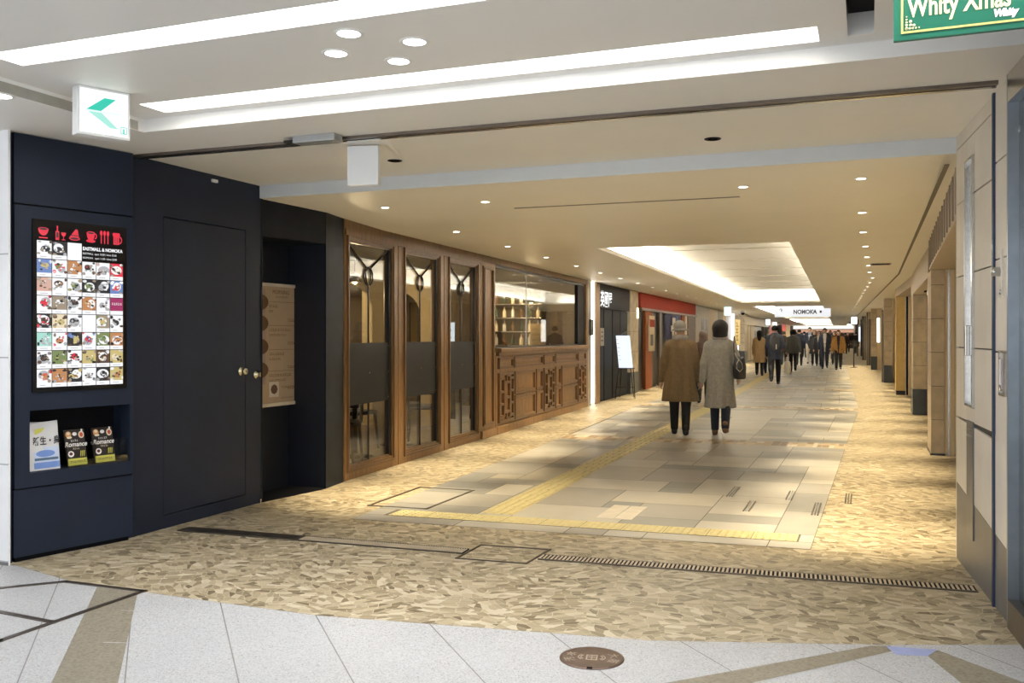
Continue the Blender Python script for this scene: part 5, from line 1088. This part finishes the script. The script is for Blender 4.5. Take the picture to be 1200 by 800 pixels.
def person(label, pos, head, H, top, trousers, shoes, hair=('short', HAIRB), hem=.5, kind='coat', stride=.13, lead=1, arms=('swing', 'swing'), h=.014, hat=None, scarf=None, inner=None, flare=.22, wide=1.0, lift=.05, turn=0.0, waistx=0.0, lanyard=False, sleeve=None):
    K = H/1.68; g = 'people walking in the passage'
    HC_ = np.array([0.0, .012, 1.565]); sh = .175*wide; hip = .085
    fy = {1: stride*lead, -1: -stride*lead}
    J = {}
    for sd in (1, -1):
        y = fy[sd]; back = y < -.03
        ank = np.array([sd*.085, y-.03, .085+(lift if back else 0)]); kn = np.array([sd*.088, y*.55+.035, .48]); hp = np.array([sd*hip, 0, .88])
        J[sd] = (hp, kn, ank, back)
        a = arms[0 if sd == -1 else 1]; S0 = np.array([sd*sh*.95, 0, 1.345])
        if a == 'swing': el = S0+np.array([sd*.05, -fy[sd]*.25-.02, -.27]); wr = el+np.array([sd*.01, -fy[sd]*.5+.05, -.24])
        elif a == 'bag': el = S0+np.array([sd*.08, -.02, -.26]); wr = el+np.array([sd*.0, .10, -.20])
        elif a == 'hold': el = S0+np.array([sd*.06, -.03, -.27]); wr = el+np.array([-sd*.06, .20, .02])
        elif a == 'straight': el = S0+np.array([sd*.06, .0, -.27]); wr = el+np.array([sd*.03, .02, -.25])
        J[(sd, 'a')] = (S0, el, wr)
    lo, hi = (-.42, -.42, -.02), (.42, .45, 1.76)
    # ---- body: one continuous surface
    B = SDF(lo, hi, h)
    B.tower([(.86, .145, .10, 0), (1.0, .135, .095, 0), (1.12, .12, .088, .0), (1.28, .15, .10, 0), (1.40, .12, .08, 0)], .03)
    for sd in (1, -1):
        hp, kn, ank, back = J[sd]; B.cap(hp, kn, .082, .055, .04); B.cap(kn, ank, .055, .036, .02)
        tp = ank+np.array([0, .15, -.05 if not back else -.07]); B.cap(ank+np.array([0, -.02, -.045]), tp, .035, .026, .02)
        S0, el, wr = J[(sd, 'a')]; B.cap((sd*.10, 0, 1.38), S0, .06, .052, .03); B.cap(S0, el, .048, .038, .02); B.cap(el, wr, .038, .026, .015)
        f = (wr-el)/np.linalg.norm(wr-el); side = np.array([0, 1.0, 0])-f*f[1]; side /= np.linalg.norm(side); palm = np.cross(f, side)*sd
        pc = wr+f*.085; B.cap(wr, pc, .022, .030, .012); B.cap(wr+f*.04+side*.018, pc+side*.02, .016, .014, .01); B.cap(wr+f*.04-side*.018, pc-side*.02, .016, .014, .01)
        for q, Lf in ((.030, .062), (.010, .072), (-.010, .068), (-.030, .054)):
            k0 = pc+side*q; k1 = k0+f*Lf*.55; k2 = k1+(f*.75-palm*.65)*Lf*.5; B.cap(k0, k1, .0095, .009, .004); B.cap(k1, k2, .009, .0075, .004)
        th = wr+f*.03+side*.025; B.cap(th, th+f*.035+side*.025, .012, .010, .008); B.cap(th+f*.035+side*.025, th+f*.065+side*.03, .010, .008, .004)
    B.cap((0, -.01, 1.38), (0, .005, 1.52), .055, .050, .03)
    ct, st_ = math.cos(turn), math.sin(turn)
    def R(x, y, z): return np.array([x*ct-y*st_, x*st_+y*ct, z])+np.array([0, .012, 0])
    B.ell(R(0, -.005, 1.595), (.076, .092, .088), .02); B.ell(R(0, .025, 1.53), (.056, .066, .072), .03); B.cap(R(0, .085, 1.585), R(0, .108, 1.548), .011, .016, .012)
    B.cap(R(-.03, .085, 1.598), R(.03, .085, 1.598), .012, .012, .015); B.cap(R(-.018, .088, 1.513), R(.018, .088, 1.513), .010, .010, .008)
    for sd in (1, -1): B.ell(R(sd*.077, -.005, 1.56), (.012, .022, .032), .006)
    def face(c):
        q = np.stack([c[:, 0]*ct+(c[:, 1]-.012)*st_, -c[:, 0]*st_+(c[:, 1]-.012)*ct, c[:, 2]], 1); m = np.zeros(len(c), int)
        m[(q[:, 1] > .06) & (np.abs(q[:, 2]-1.513) < .010) & (np.abs(q[:, 0]) < .028)] = 1
        m[(q[:, 1] > .055) & (np.abs(q[:, 2]-1.572) < .011) & (np.abs(np.abs(q[:, 0])-.032) < .016)] = 2
        return m
    me = B.mesh('person', [SKIN, LIP, EYE], None, K, face); root = bpy.data.objects.new('person', me); COL.objects.link(root)
    root.location = pos; root.rotation_euler = (0, 0, head); tag(root, label, 'person', g)
    # ---- trousers
    T = SDF(lo, hi, h); T.tower([(.80, .15, .11, 0), (.95, .15, .112, 0), (1.04, .14, .105, 0)], .03)
    for sd in (1, -1):
        hp, kn, ank, back = J[sd]; T.cap(hp, kn, .098, .074, .03); T.cap(kn, ank+np.array([0, -.005, .0]), .074, .056, .02)
    for sd in (1, -1):
        pass
    T.cut(lambda X, Y, Z: (.075-Z)+0*X+0*Y); T.mesh('trousers', trousers, root, K)
    # ---- shoes
    for sd in (1, -1):
        hp, kn, ank, back = J[sd]; Sh = SDF(ank-np.array([.09, .13, .14]), ank+np.array([.09, .26, .10]), min(h, .010))
        dz = -.055; toe = ank+np.array([sd*.012, .165, dz+.012-(.03 if back else 0)])
        Sh.cap(ank+np.array([0, -.02, dz+.01]), toe, .040, .034, .02); Sh.cap(ank+np.array([0, -.01, .05]), ank+np.array([0, -.01, -.02]), .044, .046, .02); Sh.cap(ank+np.array([0, -.035, dz]), ank+np.array([0, .06, dz]), .036, .036, .015)
        zb = ank[2]-.083
        if not back: Sh.cut(lambda X, Y, Z: (zb+.001-Z)+0*X+0*Y)
        Sh.mesh('shoe', shoes, root, K)
    # ---- top garment
    G = SDF(lo, hi, h); hw = .165*wide
    if kind == 'coat':
        prof = [(hem, hw+flare*.42, .135+flare*.30, -.005), ((hem+1.0)/2, hw+flare*.22, .130+flare*.16, 0), (1.02, hw+.02, .130, 0), (1.18, hw+.012, .128, 0), (1.30, hw, .118, -.004), (1.38, hw-.05, .095, -.006), (1.455, .075, .07, -.004)]
    else:
        prof = [(hem, hw+.012, .125, 0), (1.0, hw+.004, .120, 0), (1.18, hw, .122, 0), (1.32, hw, .112, -.004), (1.41, hw-.045, .085, -.006), (1.455, .075, .07, -.004)]
    G.tower(prof, .0, fold=.010 if kind == 'coat' else .005, nf=7, ph=rng.uniform(0, 6))
    for sd in (1, -1):
        S0, el, wr = J[(sd, 'a')]; G.cap((sd*.05, -.005, 1.405), S0+np.array([-sd*.012, 0, -.01]), .060, .064, .05); G.cap(S0+np.array([-sd*.008, 0, -.01]), el, .068, .062, .05); G.cap(el, wr+(wr-el)*.04, .060, .046, .02)
    G.cap((0, -.02, 1.42), (0, -.005, 1.475), .078, .068, .02)
    G.cut(lambda X, Y, Z: np.maximum(hem-Z, Z-1.485)+0*X+0*Y)
    mats = [top]; mf = None
    if inner is not None:
        mats = [top, inner]
        mf = lambda c: ((c[:, 1] > .05) & (np.abs(c[:, 0]) < .016+.055*np.clip((c[:, 2]-.75)/.7, 0, 1))).astype(int)
    gname = {'coat': 'coat', 'jacket': 'jacket'}[kind]; go = G.mesh(gname, mats, root, K, mf)
    if kind == 'coat' and h < .012:
        mb = MB()
        for sd in (1, -1):
            pass
    if scarf:
        Sc = SDF((-.2, -.2, 1.36), (.2, .22, 1.58), min(h, .012)); 
        for k in range(12):
            q0, q1 = 2*PI*k/12, 2*PI*(k+1)/12; Sc.cap((.082*math.cos(q0), .075*math.sin(q0)-.005, 1.455+.008*math.sin(q0*3)), (.082*math.cos(q1), .075*math.sin(q1)-.005, 1.455+.008*math.sin(q1*3)), .036, .036, .015)
        Sc.mesh('scarf', scarf, root, K)
    # ---- hair
    hk, hm = hair; Hs = SDF((-.2, -.22, .95), (.2, .2, 1.76), min(h, .012))
    if hk != 'none':
        puff = {'short': .010, 'bob': .036, 'long': .016, 'poof': .042}[hk]
        Hs.ell(R(0, -.012, 1.60), (.080+puff, .096+puff, .090+puff), .01)
        if hk == 'bob':
            Hs.cap(R(0, -.03, 1.60), R(0, -.035, 1.50), .112, .108, .02, 1.0); [Hs.cap(R(sd*.06, .0, 1.6), R(sd*.066, .005, 1.49), .038, .030, .02) for sd in (1, -1)]
        if hk == 'long':
            Hs.cap(R(0, -.035, 1.60), R(0, -.07, 1.30), .085, .080, .02, 1.25); [Hs.cap(R(sd*.06, .0, 1.6), R(sd*.075, -.0, 1.38), .034, .028, .02) for sd in (1, -1)]
        if hk == 'poof':
            for k in range(9): q = 2*PI*k/9; Hs.ell(R(.085*math.cos(q), -.02+.085*math.sin(q)*.8, 1.60+.04*math.sin(3*q)), (.05, .05, .06), .02)
        zlow = {'short': 1.545, 'bob': 1.455, 'long': 1.22, 'poof': 1.50}[hk]
        def fc(X, Y, Z):
            q1 = -X*st_+(Y-.012)*ct; q0 = X*ct+(Y-.012)*st_
            facecut = np.minimum(np.minimum(q1-.035, 1.628-Z), .075-np.abs(q0))
            return np.maximum(np.maximum(facecut, zlow-Z), (np.minimum(1.575-Z, q1-.015) if hk == 'short' else -1+0*Z))
        Hs.cut(fc); Hs.mesh('hair', hm, root, K)
    if hat:
        Ht = SDF((-.24, -.24, 1.48), (.24, .24, 1.80), min(h, .010)); Ht.ell(R(0, -.01, 1.625), (.094, .110, .092), 0)
        Ht.cut(lambda X, Y, Z: (1.585-Z)+0*X+0*Y)
        sl, (X, Y, Z) = Ht.sub((-.2, -.2, 1.54), (.2, .2, 1.63)); c0 = R(0, .015, 0)
        rr = np.sqrt(((X-c0[0])/.128)**2+((Y-c0[1])/.150)**2); d = np.maximum((rr-1)*.128, np.abs(Z-(1.60-.035*np.clip(rr, 0, 1.2)**2))-.008); Ht.put(sl, d.astype(np.float32), .012); Ht.mesh('hat', hat, root, K)
    if lanyard:
        mb = MB(); mb.bev(-.04, .04, .135, .145, 1.10, 1.15, E_W if 0 else WHITEPL, .003); mb.tube([(-.07, .10, 1.42), (0, .137, 1.15)], .004, WHITEPL, 5); mb.tube([(.07, .10, 1.42), (0, .137, 1.15)], .004, WHITEPL, 5); mb.obj('name_badge', root)
    root['sc'] = K; return root, {k: v for k, v in J.items()}, K
def wpos(root, p): return root.matrix_basis @ Vector(p)
BRN = cl('brown', (.165, .110, .052)); GRY = cl('grey', (.34, .325, .285)); DEN = cl('denim', (.018, .028, .045)); BLK = cl('black', (.012, .012, .014)); NVY = cl('navy', (.014, .020, .042)); TANC = cl('tan', (.33, .22, .11)); CAM = cl('camel', (.36, .185, .045)); TEAL = cl('teal', (.014, .040, .045)); CHAR = cl('charcoal', (.06, .062, .062)); DBRN = cl('dark_brown', (.06, .03, .016)); HATG = cl('hat_grey', (.24, .22, .20)); SCG = cl('scarf_grey', (.34, .31, .28)); OFFW = cl('off_white', (.55, .5, .42)); WINE = cl('wine', (.10, .018, .02))
SHB = M('shoe_black', (.012, .011, .011), .4); SHT = M('shoe_tan', (.16, .085, .04), .5)
p1 = at(797, 509); r1, J1, K1 = person('person in a long brown coat, grey brimmed hat and dark trousers, walking away', (p1.x, p1.y, .004), .16, 1.60, BRN, BLK, SHB, ('short', HAIRG), hem=.50, stride=.07, lead=-1, arms=('straight', 'straight'), h=.010, hat=HATG, scarf=SCG, flare=.21, turn=-.55, lift=.0, wide=1.12)
p2 = at(844, 511); r2, J2, K2 = person('person with a black bob in a long grey coat and jeans, shoulder bag at right', (p2.x, p2.y, .004), .08, 1.60, GRY, DEN, SHT, ('bob', HAIRB), hem=.42, stride=.17, lead=-1, arms=('straight', 'bag'), h=.010, scarf=SCG, flare=.12, lift=.07, wide=1.05)
def handbag(name, label, root, off, w, hgt, d, mat, strap=None, K=1.0, strapmat=None, top=None):
    t = thing(name, label, 'bag', wpos(root, Vector(off)*K), root.rotation_euler.z); 
    G = SDF((-w-.05, -d-.05, -hgt-.05), (w+.05, d+.05, .05), .012); G.tower([(-hgt, w*.95, d, 0), (-hgt*.5, w*1.05, d*1.1, 0), (-.02, w*.8, d*.6, 0), (0, w*.7, d*.3, 0)], 0); G.mesh('body', mat, t)
    if strap:
        mb = MB(); mb.tube(strap, .011, strapmat or mat, 8); mb.obj('strap', t)
    return t
S0, el, wr = J2[(1, 'a')]
t = handbag('shoulder_bag', 'dark shoulder bag with pale strap on the right arm of the grey coat', r2, (.285, -.11, 1.18), .085, .31, .15, cl('bag_dark', (.016, .015, .018), .6), None, K2)
mb = MB(); mb.tube([(-.06, -.13, -.02), (-.075, -.10, .12), (-.075, -.03, .28), (-.075, .05, .28), (-.06, .10, .12), (-.05, .11, -.02)], .010, cl('bag_strap', (.03, .028, .03), .5), 8); mb.obj('strap', t)
mb = MB(); mb.tube([(-.06, -.15, .05), (-.02, -.165, -.02), (.04, -.175, -.09), (.05, -.175, -.16), (.01, -.18, -.205), (-.035, -.175, -.16), (-.03, -.175, -.09), (.0, -.165, -.03)], .006, OFFW, 6); o = mb.obj('cord', t); o['label'] = 'pale looped cord'
p3 = at(824, 474); person('person with brown hair in a dark brown jacket, half hidden behind the two walkers', (p3.x, p3.y, .004), .1, 1.50, DBRN, BLK, SHB, ('long', HAIRBR), hem=.70, kind='jacket', stride=.12, h=.016)
def crowd(label, px, py, H, away, **k):
    p = at(px, py); return person(label, (p.x, p.y, .004), (.04 if away else PI+.04)+k.pop('rot', 0), H, **k)
a1 = crowd('person with long dark hair in a long tan coat, walking away at left', 890, 440.5, 1.58, True, top=TANC, trousers=BLK, shoes=SHB, hair=('long', HAIRB), hem=.50, stride=.10, lead=1, flare=.16)
a2 = crowd('person in a dark teal jacket with thin grey hair, beside the tan coat', 899.5, 437.5, 1.62, True, top=TEAL, trousers=NVY, shoes=SHB, hair=('short', HAIRG), hem=.72, kind='jacket', stride=.12, lead=-1)
a3 = crowd('person in dark navy suit jacket walking away alone with a dark pack', 908, 450.5, 1.70, True, top=NVY, trousers=BLK, shoes=SHB, hair=('short', HAIRB), hem=.72, kind='jacket', stride=.20, lead=1, lift=.10, arms=('swing', 'hold'))
a4 = crowd('person in a brown jacket with short dark hair, right behind the navy walker', 918.5, 428.5, 1.60, True, top=DBRN, trousers=BLK, shoes=SHB, hair=('short', HAIRB), hem=.70, kind='jacket', stride=.12)
a5 = crowd('person in a charcoal cape with big fluffy dark hair, walking away mid passage', 929.5, 435.5, 1.62, True, top=CHAR, trousers=BLK, shoes=SHB, hair=('poof', HAIRB), hem=.74, kind='jacket', stride=.12, lead=-1, wide=1.25)
a6 = crowd('person in dark navy, right beside the fluffy haired walker', 936.5, 428.5, 1.70, True, top=NVY, trousers=BLK, shoes=SHB, hair=('short', HAIRB), hem=.68, kind='jacket', stride=.1)
a7 = crowd('person in navy seen farther off between the fluffy haired walker and the tall man', 942.5, 419, 1.66, True, top=NVY, trousers=NVY, shoes=SHB, hair=('short', HAIRB), hem=.70, kind='jacket', stride=.14)
a8 = crowd('tall person in an open dark suit with pale trousers walking toward us', 949, 426, 1.82, False, top=NVY, trousers=OFFW, shoes=SHB, hair=('short', HAIRB), hem=.75, kind='jacket', stride=.15, inner=cl('shirt_blue', (.30, .34, .42)))
a9 = crowd('person in a black coat with light face, just right of the tall suited man', 954.5, 428, 1.66, False, top=BLK, trousers=BLK, shoes=SHB, hair=('long', HAIRBR), hem=.55, stride=.1)
a10 = crowd('person in open black coat over a cream top, left of the lanyard wearer', 959.5, 429.5, 1.62, False, top=BLK, trousers=BLK, shoes=SHB, hair=('long', HAIRBR), hem=.60, stride=.1, inner=OFFW, lead=-1)
a11 = crowd('person in a navy suit with a white name badge, facing us', 966.5, 432, 1.72, False, top=NVY, trousers=NVY, shoes=SHB, hair=('short', HAIRB), hem=.70, kind='jacket', stride=.14, inner=cl('shirt_white', (.6, .6, .6)), lanyard=True, arms=('bag', 'swing'))
a12 = crowd('person in a brown coat half hidden behind the camel jacket', 978, 427, 1.62, False, top=DBRN, trousers=BLK, shoes=SHB, hair=('short', HAIRBR), hem=.66, stride=.1)
a13 = crowd('person in a camel jacket with dark trousers, rightmost of those facing us', 982.5, 433.5, 1.62, False, top=CAM, trousers=BLK, shoes=SHB, hair=('short', HAIRB), hem=.72, kind='jacket', stride=.15, inner=BLK, wide=1.15)
a14 = crowd('person in dark clothes far off, right of the camel jacket', 990.5, 415, 1.62, True, top=BLK, trousers=BLK, shoes=SHB, hair=('short', HAIRB), hem=.66, stride=.1)
a15 = crowd('person in wine red jacket far off beside the sign pole', 993.5, 413.5, 1.66, False, top=WINE, trousers=BLK, shoes=SHB, hair=('short', HAIRB), hem=.66, kind='jacket', stride=.1)
a16 = crowd('person in charcoal coat far off, right of the sign pole', 1003, 415, 1.64, True, top=CHAR, trousers=BLK, shoes=SHB, hair=('short', HAIRB), hem=.6, stride=.1)
a17 = crowd('person in dark coat far off behind the lanyard wearer, left side', 962.5, 417, 1.72, False, top=DBRN, trousers=BLK, shoes=SHB, hair=('short', HAIRB), hem=.6, stride=.1)
a18 = crowd('person in grey suit far off behind the lanyard wearer, right side', 973, 418, 1.74, False, top=CHAR, trousers=CHAR, shoes=SHB, hair=('short', HAIRB), hem=.7, kind='jacket', stride=.1)
def pbag(label, rt, off, w, hgt, d, mat): return handbag('carrier_bag', label, rt[0], off, w, hgt, d, mat, [(-w*.4, 0, 0), (-w*.3, 0, .10), (0, 0, .13), (w*.3, 0, .10), (w*.4, 0, 0)], rt[2])
WB = cl('bag_white', (.62, .58, .50), .6)
pbag('white carrier bag held by the navy suited walker', a3, (.34, .12, .66), .10, .34, .13, WB)
pbag('white carrier bag held by the person in the open black coat', a10, (-.36, .05, .62), .14, .38, .07, WB)
pbag('dark briefcase held by the person with the name badge', a11, (-.30, .05, .66), .07, .26, .16, BLK)
S_ = a3[2]
t = thing('backpack', 'dark backpack with a pale reflective strip on the navy walker', 'bag', wpos(a3[0], (0, -.24*S_, 1.0*S_)), a3[0].rotation_euler.z); G = SDF((-.25, -.2, -.1), (.25, .2, .5), .014); G.ell((0, 0, .20), (.145, .09, .24), .02); G.ell((0, -.06, .12), (.11, .06, .13), .03); G.mesh('body', cl('pack', (.022, .022, .024), .7), t); mb = MB(); mb.bev(.045, .070, -.135, -.11, .02, .16, M('reflective', (.75, .76, .76), .3), .004); mb.obj('strip', t)
# ================================================================== WORLD, CAMERA, VIEW
w = bpy.data.worlds.new('World'); S.world = w; w.use_nodes = True; bg = w.node_tree.nodes['Background']; bg.inputs[0].default_value = (.93, .97, 1.0, 1); bg.inputs[1].default_value = 2.0
cd = bpy.data.cameras.new('Camera'); cam = bpy.data.objects.new('Camera', cd); COL.objects.link(cam); cam.location = (0, 0, HC); cam.rotation_euler = (PI/2, 0, YAW); cd.sensor_width = 36; cd.lens = F/1200*36; cd.shift_y = -(400-HY)/1200; cd.clip_end = 400; S.camera = cam
S.view_settings.view_transform = 'Standard'; S.view_settings.look = 'None'; S.view_settings.exposure = 0.58; S.view_settings.gamma = 1.0; S.view_settings.use_curve_mapping = False
S.cycles.use_denoising = True; S.cycles.max_bounces = 7; S.cycles.diffuse_bounces = 4; S.cycles.glossy_bounces = 4; S.cycles.transparent_max_bounces = 8; S.cycles.caustics_reflective = False; S.cycles.caustics_refractive = False; S.cycles.sample_clamp_indirect = 6
